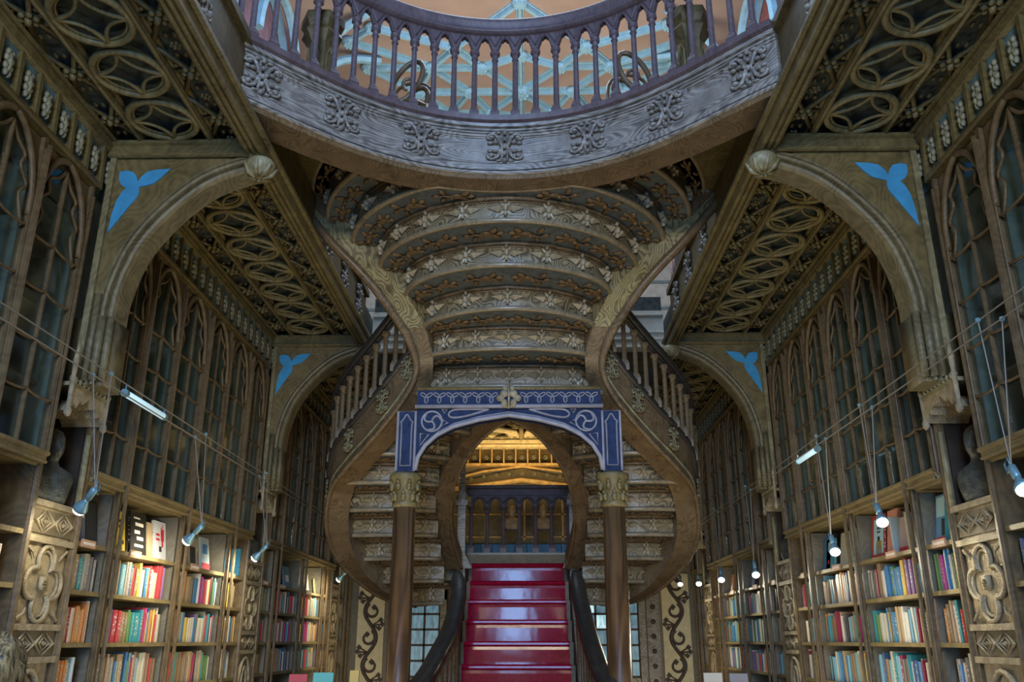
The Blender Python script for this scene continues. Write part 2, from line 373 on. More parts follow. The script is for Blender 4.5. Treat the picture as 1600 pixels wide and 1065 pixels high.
# ---- shared carved meshes
def torus(r, t, n=26, k=6): 
    return [(r * math.cos(2 * PI * i / n), r * math.sin(2 * PI * i / n), 0) for i in range(n)]
def quatre_mesh():
    b = MB(); R = 0.262
    b.tube(torus(R, 0), 0.027, 7, True)
    b.tube([(x * 0.865, y * 0.865, 0.012) for x, y, z in torus(R, 0)], 0.012, 5, True)
    for q in range(4):
        a = q * PI / 2
        p0 = Vector((math.cos(a), math.sin(a), 0)) * R; p2 = Vector((math.cos(a + PI / 2), math.sin(a + PI / 2), 0)) * R
        c = (p0 + p2) * 0.13
        b.tube([tuple((1 - t) ** 2 * p0 + 2 * t * (1 - t) * c + t * t * p2) for t in [i / 8 for i in range(9)]], [0.013 + 0.008 * abs(i - 4) / 4 for i in range(9)], 5)
    return b.mesh('quatrefoil_ring', 'oak_ring', True)
def rosette_mesh(mat, name='rosette', R=0.085):
    b = MB()
    for i in range(6):
        a = i * PI / 3
        b.blob((R * 0.62 * math.cos(a), R * 0.62 * math.sin(a), 0), (R * 0.30, R * 0.30, R * 0.26), 6, 4)
    b.blob((0, 0, -0.01), (R * 0.34, R * 0.34, R * 0.5), 6, 4)
    return b.mesh(name, mat, True)
QUAT = quatre_mesh(); ROSE = rosette_mesh('oak_olive'); ROSE_P = rosette_mesh('leaf_pale', 'rosette')
def cross_mesh(wx, wy):
    b = MB()
    for q in (1, -1):
        b.tube([(-wx / 2, -q * wy / 2, 0), (wx / 2, q * wy / 2, 0)], 0.02, 5)
    b.tube([(-wx / 2, 0, 0.01), (wx / 2, 0, 0.01)], 0.016, 5)
    for sx in (-1, 1):
        for sy in (-1, 1):
            b.blob((sx * wx * 0.27, sy * wy * 0.02 + sy * wy * .1, 0.0), (0.02, 0.02, 0.018), 6, 4)
            b.blob((sx * wx * 0.1, sy * wy * 0.33, 0.0), (0.02, 0.03, 0.018), 6, 4)
    return b.mesh('lattice_cross', 'oak_dark', True)
CR_IN = cross_mesh(0.33, 0.6); CR_OUT = cross_mesh(0.30, 0.6)
def leafbr_mesh():
    b = MB()
    for z, r in ((-0.10, 0.034), (-0.04, 0.05), (0.03, 0.055), (0.09, 0.04)):
        b.blob((0.0, r * 0.6, z), (0.03, r * 0.55, 0.035), 6, 4); b.blob((0.0, -r * 0.6, z), (0.03, r * 0.55, 0.035), 6, 4)
    b.blob((0.01, 0, 0), (0.03, 0.025, 0.1), 6, 4)
    return b.mesh('leaf_cluster', 'leaf_pale', True)
LEAFC = leafbr_mesh()
SLAT = MB().box(-0.025, 0.025, -0.02, 0.02, -0.22, 0.22).mesh('frieze_slat', 'oak_olive')

# ---- gallery ceilings (underside of the upper floor)
for s in (-1, 1):
    root = sroot('ceiling_' + SIDE[s], (RX(s, 2.8), 6.4, 5.68))
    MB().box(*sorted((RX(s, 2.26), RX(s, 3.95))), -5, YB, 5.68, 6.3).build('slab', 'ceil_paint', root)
    for a, wd, zb in ((2.53, 0.05, 5.57), (3.12, 0.05, 5.57), (3.40, 0.10, 5.50)):
        b = MB().box(*sorted((RX(s, a - wd / 2), RX(s, a + wd / 2))), 2.5, YB, zb + 0.03, 5.70)
        b.tube([(RX(s, a), 2.5, zb + 0.02), (RX(s, a), YB, zb + 0.02)], wd * 0.42, 6)
        b.tube([(RX(s, a - wd * .7), 2.5, zb + 0.08), (RX(s, a - wd * .7), YB, zb + 0.08)], 0.016, 5)
        b.tube([(RX(s, a + wd * .7), 2.5, zb + 0.08), (RX(s, a + wd * .7), YB, zb + 0.08)], 0.016, 5)
        b.build('rib', 'oak_olive', root)
    k = 0; y = 4.13
    while y < YB - 0.4:
        near_arch = min(abs(y - p) for p in PIL) < 0.32
        if not near_arch:
            inst('quatrefoil_ring', QUAT, Matrix.Translation((RX(s, 2.825), y, 5.60)), root)
        if y > 3.9:
            inst('lattice_cross', CR_IN, Matrix.Translation((RX(s, 2.365), y, 5.62)), root)
            inst('lattice_cross', CR_OUT, Matrix.Translation((RX(s, 3.255), y, 5.62)), root)
            if y < 14:
                inst('rosette', ROSE, Matrix.Translation((RX(s, 2.365), y, 5.60)), root)
                inst('rosette', ROSE, Matrix.Translation((RX(s, 3.255), y, 5.60)), root)
                inst('rosette', ROSE, Matrix.Translation((RX(s, 2.365), y + .3, 5.61)) @ sc(.6), root)
        y += 0.605
    # painted cove frieze between the ceiling and the glazed cabinets
    b = MB().add([(RX(s, 3.40), 2.5, 5.56), (RX(s, 3.40), YB, 5.56), (RX(s, 3.42), YB, 5.08), (RX(s, 3.42), 2.5, 5.08)], [(0, 1, 2, 3)])
    b.build('cove', 'frieze_paint', root)
    y = 4.2; tilt = Matrix.Rotation(s * 0.04, 4, 'Y')
    while y < 16:
        inst('frieze_slat', SLAT, Matrix.Translation((RX(s, 3.39), y, 5.31)) @ tilt, root)
        inst('leaf_cluster', LEAFC, Matrix.Translation((RX(s, 3.385), y + 0.122, 5.31)) @ tilt @ sc(0.85), root)
        y += 0.245

# ---- gallery edge: beam, fascia, balustrade
def scroll_mesh(name='carved_scroll', mat='oak_fascia'):
    """carved scroll-and-leaf ornament, about .3 wide, .38 tall, facing local -Y"""
    b = MB()
    for sx in (-1, 1):
        b.tube([(sx * 0.022, 0, -0.19), (sx * 0.022, -0.015, 0), (sx * 0.022, 0, 0.19)], 0.014, 5)
        for sz in (-1, 1):
            pts = [(0.03, 0.02), (0.05, 0.10), (0.085, 0.155), (0.13, 0.15), (0.145, 0.11), (0.115, 0.09), (0.095, 0.11)]
            b.tube([(sx * x, -0.012, sz * z) for x, z in crom(pts, 14)], [0.02 - 0.0006 * i for i in range(14)], 5)
            b.blob((sx * 0.11, -0.015, sz * 0.112), (0.026, 0.028, 0.026), 7, 5)
            b.blob((sx * 0.075, -0.012, sz * 0.055), (0.034, 0.02, 0.02), 6, 4)
            b.blob((sx * 0.12, -0.012, sz * 0.05), (0.028, 0.018, 0.022), 6, 4)
            b.blob((sx * 0.052, -0.01, sz * 0.18), (0.03, 0.02, 0.017), 6, 4)
    for z in (-.18, -.09, 0, .09, .18): b.blob((0, -0.015, z), (0.024, 0.026, 0.03), 6, 4)
    return b.mesh(name, mat, True)
SCROLL = scroll_mesh(); SCROLL_O = scroll_mesh('carved_scroll', 'oak_arch')

def baluster_mesh(h, mat, name='baluster'):
    b = MB()
    b.box(-0.046, 0.046, -0.046, 0.046, 0, 0.08); b.taper(0, 0, 0.08, 0.125, 0.046, 0.046, 0.03, 0.03)
    b.lathe([(0.031, 0.11), (0.035, 0.13), (0.029, 0.15), (0.026, h - 0.11), (0.036, h - 0.1), (0.029, h - 0.085), (0.034, h - 0.05), (0.05, h - 0.035), (0.05, h)], 8)
    return b.mesh(name, mat)
def archhead_mesh(wd, h, mat, name='arch_head', depth=0.045):
    """pointed cusped arch plate spanning two balusters, origin at mid-span on the capital level, local X along the rail"""
    b = MB(); n = 8; L = []
    hw = wd / 2 - 0.03
    for i in range(n + 1):
        t = i / n; L.append((-hw + hw * t, (h * 0.80) * math.sin(t * PI / 2) ** 0.72 * (1 - 0.14 * abs(math.sin(t * PI * 2)))))
    low = [(-wd / 2, 0)] + L + [(-x, z) for x, z in L[-2::-1]] + [(wd / 2, 0)]
    top = [(x, h) for x, z in low]
    for y in (-depth / 2, depth / 2): b.ribbon([(x, y, z) for x, z in low], [(x, y, z) for x, z in top])
    b.ribbon([(x, -depth / 2, z) for x, z in low], [(x, depth / 2, z) for x, z in low])
    for y in (-depth / 2 - 0.004,):
        b.tube([(x, y, z + 0.012) for x, z in low[1:-1]], 0.011, 5)
        b.tube([(-wd / 2, y, h * .30), (-wd * 0.2, y, h * 0.86)], 0.008, 4); b.tube([(wd / 2, y, h * .30), (wd * 0.2, y, h * 0.86)], 0.008, 4)
    return b.mesh(name, mat)

BAL_U = baluster_mesh(0.80, 'rail_purple'); HEAD_U = archhead_mesh(0.2, 0.20, 'rail_purple')
ZF = 6.38                      # top of the balcony kerb
for s in (-1, 1):
    for (y0, y1, txt) in ((2.6, 5.9, 'near'), (8.6, 11.5, 'far')):
        g = thing('gallery_edge', (RX(s, 2.1), y0, 5.42), 'carved oak edge beam of the %s gallery, %s stretch %s the curved balcony' % (SIDE[s], txt, 'before' if txt == 'near' else 'beyond'), 'beam')
        ye = y1 if txt == 'near' else y1
        yb0 = y0 if txt == 'near' else 5.9
        b = MB().box(*sorted((RX(s, 2.07), RX(s, 2.22))), yb0, y1, 5.46, 5.66)
        for a in (2.09, 2.14, 2.19): b.tube([(RX(s, a), yb0, 5.455), (RX(s, a), y1, 5.455)], 0.024, 6)
        b.tube([(RX(s, 2.055), yb0, 5.56), (RX(s, 2.055), y1, 5.56)], 0.03, 6)
        b.build('beam', 'oak_olive', g)
        b = MB().box(*sorted((RX(s, 2.20), RX(s, 2.32))), yb0, y1, 5.66, 6.38)
        b.box(*sorted((RX(s, 2.16), RX(s, 2.3))), yb0, y1, 5.67, 5.76); b.box(*sorted((RX(s, 2.15), RX(s, 2.34))), yb0, y1, 6.30, 6.38)
        b.build('fascia', 'oak_dark', g)
        yy = y0 + 0.45
        while yy < y1 - 0.1:
            inst('carved_scroll', SCROLL, frame((RX(s, 2.195), yy, 6.04), (0, s * -1, 0), (0, 0, 1)) @ sc(1.15), g); yy += 0.95
        n = int((y1 - y0) / 0.2)
        for i in range(n):
            yy = y1 - 0.1 - i * 0.2
            inst('baluster', BAL_U, Matrix.Translation((RX(s, 2.24), yy, ZF)), g)
            inst('arch_head', HEAD_U, Matrix.Translation((RX(s, 2.24), yy - 0.1, ZF + 0.8)) @ Matrix.Rotation(PI / 2, 4, 'Z'), g)
        b = MB().box(*sorted((RX(s, 2.18), RX(s, 2.3))), y0, y1, 7.38, 7.42); b.tube([(RX(s, 2.24), y0, 7.46), (RX(s, 2.24), y1, 7.46)], 0.075, 8)
        b.build('handrail', 'rail_purple', g)

# ---- rear part of the upper floor, spanning the hall
cb = sroot('ceiling_back', (XM, 14.5, 5.68))
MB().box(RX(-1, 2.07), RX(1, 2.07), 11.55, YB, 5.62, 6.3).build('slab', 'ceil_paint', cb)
b = MB().box(RX(-1, 2.07), RX(1, 2.07), 11.45, 11.55, 5.46, 6.05)
for z in (5.5, 5.62, 5.72, 5.98): b.tube([(RX(-1, 2.07), 11.44, z), (RX(1, 2.07), 11.44, z)], 0.022, 6)
b.build('edge_beam', 'cream', cb)
# carved lace of the rear ceiling
for i in range(-3, 4):
    for j in range(5):
        inst('quatrefoil_ring', QUAT, Matrix.Translation((0.08 + i * 0.57, 14.9 + j * 0.6, 5.56)) @ Matrix.Rotation(PI / 4, 4, 'Z'), cb)
LACE = MB()
for sx in (-1, 1):
    for q in range(3):
        LACE.tube([(0, 0, 0), (sx * 0.12, -0.4 - 0.15 * q, -.02), (sx * (0.35 + 0.12 * q), -0.75 - 0.2 * q, -.03), (sx * (0.75 + 0.25 * q), -0.8 - 0.1 * q, 0)], 0.035, 6)
    LACE.tube([(0, 0.2, -.03), (0, -1.7, -.03)], 0.05, 6)
LACEM = LACE.mesh('lace_rib', 'gold_pale', True)
inst('lace_rib', LACEM, Matrix.Translation((0.08, 17.3, 5.53)), cb)
for i in range(-3, 4): inst('quatrefoil_ring', QUAT, Matrix.Translation((0.08 + i * 0.4, 17.2, 5.5)) @ sc(.7), cb)

# ---- upper hall: walls, vault
for s in (-1, 1):
    root = sroot('wall_upper_' + SIDE[s], (RX(s, 3.9), 6, 6.3))
    MB().box(*sorted((RX(s, 3.85), RX(s, 4.0))), -5, YB, 6.3, 11.4).build('plaster', 'mauve' if s < 0 else 'upper_wall_red', root)
    yy = 3.0; q = 0
    while yy < YB:
        MB().lathe([(0.16, 0), (0.16, .3), (0.09, .36), (0.08, 3.0), (0.15, 3.1), (0.17, 3.2)], 8, (RX(s, 3.72), yy, 6.3)).build('half_column', 'mauve' if q % 2 else 'cream', root)
        MB().box(*sorted((RX(s, 3.76), RX(s, 3.86))), yy + 0.3, yy + 0.75, 6.3, 9.3).build('wall_panel', 'cream' if q % 2 else ('mauve' if s < 0 else 'upper_wall_red'), root)
        yy += 0.98; q += 1
bw = sroot('wall_upper_back', (XM, YB, 6.3))
MB().box(RX(-1, 4), RX(1, 4), YB, YB + .15, 6.3, 11.4).build('plaster', 'cream', bw)
for i in range(7):
    MB().box(RX(-1, 4), RX(1, 4), YB - .04, YB, 6.6 + i * 0.62, 6.66 + i * 0.62).build('moulding', 'divider_teal', bw)
vt = sroot('ceiling_vault', (0.12, 13.47, 11.2))
MB().box(RX(-1, 4), RX(1, 4), 8.0, YB + .15, 11.25, 11.4).build('plaster', 'vault_peach', vt)
MB().box(RX(-1, 4), RX(1, 4), -5.0, 8.0, 11.25, 11.4).build('plaster', 'vault_peach', vt)
hx, hy = 0.12, 13.47
ST = {'h': (0, 0), 'a': (0.70, -0.71), 'b': (1.13, -1.25), 'c': (1.58, -0.73), 'd': (0.95, 0.0), 'e': (0, -1.03), 'f': (0, -2.36), 'g': (0.60, 0.66), 'i': (2.45, -1.8), 'j': (2.9, -1.45), 'k': (1.9, 0.0), 'l': (2.7, -0.75), 'm': (0, 0.85), 'n': (1.35, .7)}
ED = [('h', 'a'), ('a', 'b'), ('a', 'c'), ('h', 'd'), ('d', 'c'), ('h', 'e'), ('e', 'f'), ('h', 'g'), ('b', 'c'), ('b', 'f'), ('b', 'i'), ('c', 'j'), ('d', 'k'), ('k', 'c'), ('c', 'l'), ('i', 'j'), ('h', 'm'), ('g', 'd'), ('e', 'a'), ('g', 'n'), ('d', 'n'), ('n', 'k'), ('k', 'l'), ('g', 'm')]
def ribm(p, q, mat='vault_rib'):
    p = Vector((*p, 11.2)); q = Vector((*q, 11.2)); d = (q - p).normalized(); nn = Vector((-d.y, d.x, 0))
    b = MB()
    for off, wd, dz in ((0, 0.028, 0.11), (0.05, 0.012, 0.03), (-0.05, 0.012, 0.03)):
        A = [p + nn * (off - wd), p + nn * (off + wd), q + nn * (off + wd), q + nn * (off - wd)]
        b.add([tuple(v - Vector((0, 0, dz - .05))) for v in A] + [tuple(v + Vector((0, 0, 0.06))) for v in A], [(0, 1, 2, 3), (4, 7, 6, 5), (0, 4, 5, 1), (1, 5, 6, 2), (2, 6, 7, 3), (3, 7, 4, 0)])
    return b
VB = MB(); VB.lathe([(0.15, 0.06), (0.16, 0.0), (0.10, -0.05), (0.04, -0.07)], 12)
for i in range(8): VB.blob((0.09 * math.cos(i * PI / 4), 0.09 * math.sin(i * PI / 4), -0.05), (0.035, 0.035, 0.03), 6, 4)
VBM = VB.mesh('boss', 'vault_rib', True)
for cyc in (0, 1):
    off = -4.72 * cyc
    for e0, e1 in ED:
        for sx in (-1, 1):
            p = ST[e0]; q = ST[e1]
            if p[0] == 0 and q[0] == 0 and sx < 0: continue
            ribm((hx + sx * p[0], hy + off + p[1]), (hx + sx * q[0], hy + off + q[1])).build('vault_rib', 'vault_rib', vt)
    for key, p in ST.items():
        for sx in (-1, 1):
            if p[0] == 0 and sx < 0: continue
            inst('boss', VBM, Matrix.Translation((hx + sx * p[0], hy + off + p[1], 11.17)) @ sc(1.25 if key == 'h' else 0.85), vt)
# wall ribs and painted arches at the sides of the vault
for s in (-1, 1):
    for cyc in range(3):
        yc = 15.4 - cyc * 2.36
        for rr in (1.18, 1.0):
            pts = [(RX(s, 3.8 - .25 * (1.18 - rr) / .18), yc + x, 9.6 + z) for x, z in arc(0, 0, rr, 0, PI, 14, rr * 1.25)]
            MB().tube(pts, 0.07, 6).build('wall_arch_rib', 'vault_rib', vt)
        pts = crom([(RX(s, 3.75), yc + 1.18, 9.4), (RX(s, 3.5), yc + 1.1, 10.3), (RX(s, 3.0), yc + 0.9, 10.95), (RX(s, 2.4), yc + .6, 11.17)], 10)
        MB().tube(pts, 0.075, 6).build('springer', 'vault_rib', vt)
        pts = crom([(RX(s, 3.75), yc + 1.18, 9.4), (RX(s, 3.5), yc + 1.3, 10.3), (RX(s, 3.0), yc + 1.5, 10.95), (RX(s, 2.4), yc + 1.8, 11.17)], 10)
        MB().tube(pts, 0.075, 6).build('springer', 'vault_rib', vt)
# ================================================================== BALCONY
YC = (7.15102, -0.23319, -0.02595, 0.00385)
def yb(x): return YC[0] + YC[1] * x ** 2 + YC[2] * x ** 4 + YC[3] * x ** 6
def ybd(x): return 2 * YC[1] * x + 4 * YC[2] * x ** 3 + 6 * YC[3] * x ** 5
def bal_pt(x, off, z):
    """point of the balcony edge curve pushed `off` towards the void"""
    n = Vector((ybd(x), -1, 0)).normalized()
    return (x + n.x * off, yb(x) + n.y * off, z)
def bal_frame(x, off, z):
    return frame(bal_pt(x, off, z), (1, ybd(x), 0), (0, 0, 1))
XS = [-2.16 + 4.40 * i / 48 for i in range(49)]
bc = thing('balcony', (0, 7.15, 5.7), 'curved carved oak balcony front hanging over the staircase', 'balcony')
def prof_sweep(prof, name, mat, parent, xs=XS, smooth=False):
    rows = [[bal_pt(x, o, z) for o, z in prof] for x in xs]
    return MB().loft(rows).build(name, mat, parent, smooth)
prof_sweep([(0.0, 5.80), (0.0, 6.30), (-0.22, 6.30), (-0.22, 5.80)], 'fascia_board', 'oak_fascia', bc)
prof_sweep([(0.06, 5.735), (0.075, 5.745), (0.075, 5.765), (0.06, 5.772), (0.03, 5.775), (0.03, 5.787), (0.058, 5.79), (0.058, 5.815), (0.05, 5.82), (0.05, 5.855), (0.015, 5.862), (0.0, 5.872), (0.02, 5.885), (0.02, 5.905), (0.0, 5.91), (-0.2, 5.91), (-0.2, 5.735)], 'lower_moulding', 'oak_fascia', bc)
prof_sweep([(0.0, 6.235), (0.022, 6.24), (0.022, 6.258), (0.004, 6.262), (0.004, 6.272), (0.035, 6.278), (0.04, 6.31), (-0.2, 6.31), (-0.2, 6.235)], 'upper_moulding', 'oak_fascia', bc)
prof_sweep([(0.03, 6.31), (0.07, 6.33), (0.08, 6.38), (-0.2, 6.38), (-0.2, 6.31)], 'kerb_rail', 'rail_purple', bc)
prof_sweep([(0.0, 6.21), (0.015, 6.215), (0.015, 6.23), (0.0, 6.235)], 'bead', 'oak_fascia', bc)
prof_sweep([(0.03, 5.705), (0.05, 5.735), (-0.28, 5.735), (-0.28, 5.70)], 'soffit', 'oak_string', bc)
# deck behind the front
MB().loft([[bal_pt(x, -0.2, 6.26), bal_pt(x, -0.2, 6.3), (x, 8.35, 6.3), (x, 8.35, 6.26)] for x in XS]).build('deck', 'oak_dark', bc)
ORN = [-2.02, -1.46, -0.79, 0, 0.79, 1.46, 2.06]
for x in ORN: inst('carved_scroll', SCROLL, bal_frame(x, 0.012, 6.06) @ sc(1.15, 1.1, 0.86), bc)
for a, b_ in zip(ORN[:-1], ORN[1:]):
    xs = [a + 0.17 + (b_ - a - 0.34) * i / 8 for i in range(9)]
    MB().tube([bal_pt(x, 0.004, 6.19) for x in xs], 0.012, 5).tube([bal_pt(x, 0.004, 6.165) for x in xs], 0.007, 5).build('panel_moulding', 'oak_fascia', bc)
# balustrade on the balcony
br = thing('balcony_balustrade', (0, 7.15, ZF), 'dark purplish wooden balustrade with pointed arches on the curved balcony', 'balustrade')
arcl = [0.0]
XF = [-2.1 + 4.2 * i / 400 for i in range(401)]
for i in range(400): arcl.append(arcl[-1] + math.hypot(XF[i + 1] - XF[i], yb(XF[i + 1]) - yb(XF[i])))
nb = int(round(arcl[-1] / 0.2)); step = arcl[-1] / nb
def x_at(l): return float(np.interp(l, arcl, XF))
for i in range(nb + 1):
    x = x_at(i * step); inst('baluster', BAL_U, bal_frame(x, -0.03, ZF), br)
    if i < nb:
        inst('arch_head', HEAD_U, bal_frame(x_at((i + .5) * step), -0.03, ZF + 0.8) @ sc(step / 0.2, 1, 1), br)
prof_sweep([(0.06, 7.37), (0.06, 7.40), (0.035, 7.42), (0.07, 7.45), (0.075, 7.50), (0.03, 7.545), (-0.03, 7.55), (-0.10, 7.52), (-0.13, 7.45), (-0.09, 7.42), (-0.11, 7.40), (-0.11, 7.37)], 'handrail', 'rail_purple', br, smooth=True)
# newel pedestals at the balcony corners
for x, sd in ((-1.74, 'left'), (1.76, 'right')):
    n_ = thing('newel_pedestal', (x, 6.75, 6.3), 'squat hexagonal oak pedestal behind the balusters, %s balcony corner' % sd, 'pedestal')
    MB().lathe([(0.20, 0), (0.20, .10), (0.15, .16), (0.13, .22), (0.13, .62), (0.17, .68), (0.20, .72), (0.17, .78), (0.21, .84), (0.21, .92), (0.16, .96)], 6, (x, 6.75, 6.3)).build('body', 'oak_dark', n_)
    for i in range(6):
        a = i * PI / 3 + PI / 6
        MB().tube([(x + 0.118 * math.cos(a) + dx * -math.sin(a), 6.75 + 0.118 * math.sin(a) + dx * math.cos(a), 6.3 + z) for dx, z in ((-.04, .26), (-.04, .48), (0, .58), (.04, .48), (.04, .26))], 0.008, 4).build('panel_arch', 'oak_olive', n_)
# bentwood chairs whose curled arms show between the balusters
def bent_chair(x, y, z, flip, label):
    c = thing('bentwood_chair', (x, y, z), label, 'chair', 'bentwood chairs on the balcony')
    for sx in (-1, 1):
        X0 = x + sx * 0.24
        lp = [(x + flip * (0.13 * math.cos(t) + 0.09 * math.sin(t)), y + sx * .22, z + 0.66 + 0.24 * math.sin(t)) for t in [2 * PI * i / 20 for i in range(20)]]
        MB().tube(lp, 0.028, 7, True).build('arm_loop', 'bentwood', c, True)
        cu = [(x + flip * (0.10 - 0.012 * i) * math.cos(i * .6), y + sx * .22, z + 0.60 + (0.12 - .011 * i) * math.sin(i * .6)) for i in range(9)]
        MB().tube(cu, 0.02, 6).build('arm_curl', 'bentwood', c, True)
        for dy in (-0.2, 0.2):
            MB().tube([(X0 * .0 + x + sx * 0.22, y + dy, z), (x + sx * 0.2, y + dy * .9, z + 0.42)], [0.02, 0.016], 6).build('leg', 'bentwood', c, True)
    MB().lathe([(0.23, 0), (0.25, 0.02), (0.23, 0.045)], 18, (x, y, z + 0.41)).build('seat', 'oak_dark', c)
    MB().tube(crom([(x - .22, y + .2, z + .42), (x - .2, y + .3, z + .9), (x, y + .34, z + 1.05), (x + .2, y + .3, z + .9), (x + .22, y + .2, z + .42)], 18), 0.02, 6).build('backrest', 'bentwood', c, True)
bent_chair(-1.0, 7.55, 6.3, 1, 'dark bentwood chair with curled arm, left of the balcony centre')
bent_chair(1.29, 7.45, 6.3, -1, 'dark bentwood chair with curled arm, right of the balcony centre')

# ================================================================== STAIRCASE
st = thing('staircase', (0, 9.15, 0), 'carved oak double staircase with crimson-carpeted lower flight and S-shaped strings', 'staircase')
wood('oak_riser', (0.32, 0.255, 0.145), (0.088, 0.066, 0.034), 0.4, 0.2, grain=0.34, freq=30, gscale=2.4)
wood('oak_flower', (0.46, 0.39, 0.26), (0.26, 0.215, 0.14), 0.4, 0.1, grain=0.12)
wood('oak_nosing', (0.30, 0.235, 0.14), (0.15, 0.115, 0.066), 0.28, 0.1, grain=0.15)
# -- shared carvings
def flower_mesh():
    b = MB()
    for sx in (-1, 1):
        pts = [(0.0, 0.0), (0.05, 0.022), (0.13, 0.0), (0.05, -0.022)]
        b.add([(sx * 0.01, -0.005, 0.0), (sx * 0.065, -0.006, 0.036), (sx * 0.165, -0.002, 0.006), (sx * 0.065, -0.006, -0.034), (sx * 0.06, -0.04, 0.0)], [(0, 1, 4), (1, 2, 4), (2, 3, 4), (3, 0, 4)])
        for sz in (-1, 1):
            b.add([(sx * 0.008, -0.004, sz * 0.01), (sx * 0.035, -0.008, sz * 0.02), (sx * 0.05, -0.003, sz * 0.065), (sx * 0.012, -0.008, sz * 0.04)], [(0, 1, 2, 3)])
    for z, r in ((0.055, 0.016), (0.0, 0.026), (-0.05, 0.018)): b.blob((0, -0.018, z), (r * .85, r, r * 1.25), 7, 5)
    return b.mesh('flower_carving', 'oak_flower', False)
FLOWER = flower_mesh()
def leaf_mesh():
    b = MB()
    for x, y, a, l in ((0, 0, 0, .15), (0.10, 0.03, .5, .11), (0.10, -0.03, -.5, .11), (-0.07, 0.045, 2.2, .10), (-0.07, -0.045, -2.2, .10), (0.16, 0, 0, .09), (-.13, 0, 3.1, .08)):
        m = Matrix.Translation((x, y, 0)) @ Matrix.Rotation(a, 4, 'Z')
        b.blob((l * .3, 0, 0), (l * .55, l * .27, 0.02), 7, 4, m)
    b.tube([(-0.2, 0.01, 0), (-.08, -.02, -.01), (0.08, 0.02, -.01), (.2, 0, 0)], 0.011, 5)
    b.blob((0.0, 0, -0.015), 0.028, 6, 4)
    return b.mesh('vine_leaf', 'leaf_brown', True)
LEAF = leaf_mesh()
NOSE = MB()
def step_unit(curve, z0, z1, nflow, offs=0.0, next_curve=None, nleaf=0, mirror_leaf=True, smooth=True):
    """one step seen from below: riser panel (with nosing, moulding, flowers) and the soffit panel up to the next step.
    curve: plan points, viewer side is -Y"""
    n = len(curve); low = [(x, y, z0) for x, y in curve]; up = [(x, y, z1) for x, y in curve]
    r = MB().ribbon(low, up).build('riser_panel', 'oak_riser', st)
    MB().tube([(x, y - 0.012, z0 + 0.022) for x, y in curve], 0.03, 7).build('nosing', 'oak_nosing', r, True)
    MB().tube([(x, y - 0.008, z1 - 0.016) for x, y in curve], 0.026, 6).tube([(x, y - 0.004, z1 - 0.052) for x, y in curve], 0.012, 5).build('moulding', 'oak_string', r, True)
    L = [0.0]
    for i in range(n - 1): L.append(L[-1] + math.hypot(curve[i + 1][0] - curve[i][0], curve[i + 1][1] - curve[i][1]))
    cx = [p[0] for p in curve]; cy = [p[1] for p in curve]
    def at(l):
        x = float(np.interp(l, L, cx)); y = float(np.interp(l, L, cy))
        x2 = float(np.interp(l + .03, L, cx)); y2 = float(np.interp(l + .03, L, cy)); x1 = float(np.interp(l - .03, L, cx)); y1 = float(np.interp(l - .03, L, cy))
        t = Vector((x2 - x1, y2 - y1, 0)).normalized()
        if t.x < 0: t = -t
        return x, y, t
    for i in range(nflow):
        l = L[-1] * (i + 0.5) / nflow
        x, y, t = at(l)
        inst('flower_carving', FLOWER, frame((x, y - 0.004, (z0 + z1) / 2 + 0.012), t, (0, 0, 1)) @ sc(min(1.1, L[-1] / nflow / 0.36), 1.6, 1.25), r)
    if next_curve:
        nc = next_curve
        so = MB().ribbon([(x, y, z1) for x, y in curve], [(x, y, z1) for x, y in nc]).build('soffit_panel', 'soffit_paint', st)
        for i in range(nleaf):
            q = (i + 0.5) / nleaf; f = q * (n - 1); k = min(int(f), n - 2); u = f - k
            ax = curve[k][0] * (1 - u) + curve[k + 1][0] * u; ay = curve[k][1] * (1 - u) + curve[k + 1][1] * u
            bx = nc[k][0] * (1 - u) + nc[k + 1][0] * u; by = nc[k][1] * (1 - u) + nc[k + 1][1] * u
            px, py = (ax + bx) / 2, (ay + by) / 2
            gap = math.hypot(bx - ax, by - ay)
            if gap < 0.12: continue
            t = Vector((curve[k + 1][0] + nc[k + 1][0] - curve[k][0] - nc[k][0], curve[k + 1][1] + nc[k + 1][1] - curve[k][1] - nc[k][1], 0)).normalized()
            if q > 0.5: t = -t
            inst('vine_leaf', LEAF, frame((px, py, z1 - 0.008), t, (0, 0, 1)) @ sc(1.0, min(1.3, gap / 0.26), 1), so)
    return r
# -- upper flight (rises towards the camera, fans out under the balcony)
EK = [(0.89, 9.43), (0.85, 9.05), (0.93, 8.87), (1.10, 8.62), (1.38, 8.52), (1.68, 8.48), (1.98, 8.48), (2.16, 8.50)]
CK = [9.34, 8.83, 8.36, 7.88, 7.46, 7.12, 6.80, 6.50]
HK = 0.28; Z1 = 4.3
def ucurve(k, n=41):
    xe, ye = EK[k]; c = CK[k]; pts = []
    for i in range(n):
        t = -math.cos(PI * i / (n - 1)); x = xe * t
        e = 0.75 if k < 3 else 0.62
        y = ye - (ye - c) * max(0.0, 1 - abs(t) ** 2) ** e
        if k >= 5: y = max(y, yb(max(-2.1, min(2.1, x))) + 0.22)
        pts.append((x, y))
    return pts
for k in range(8):
    step_unit(ucurve(k), Z1 + HK * k, Z1 + HK * (k + 1), [5, 5, 5, 7, 9, 10, 10, 10][k], next_curve=ucurve(k + 1) if k < 7 else None, nleaf=[5, 6, 6, 8, 9, 10, 12, 0][k])
# soffit under the bridge where the two flights meet
MB().ribbon([(x, y, Z1) for x, y in ucurve(0)], [(x, 9.22, Z1 - .02) for x, y in ucurve(0)]).build('soffit_panel', 'soffit_paint', st)
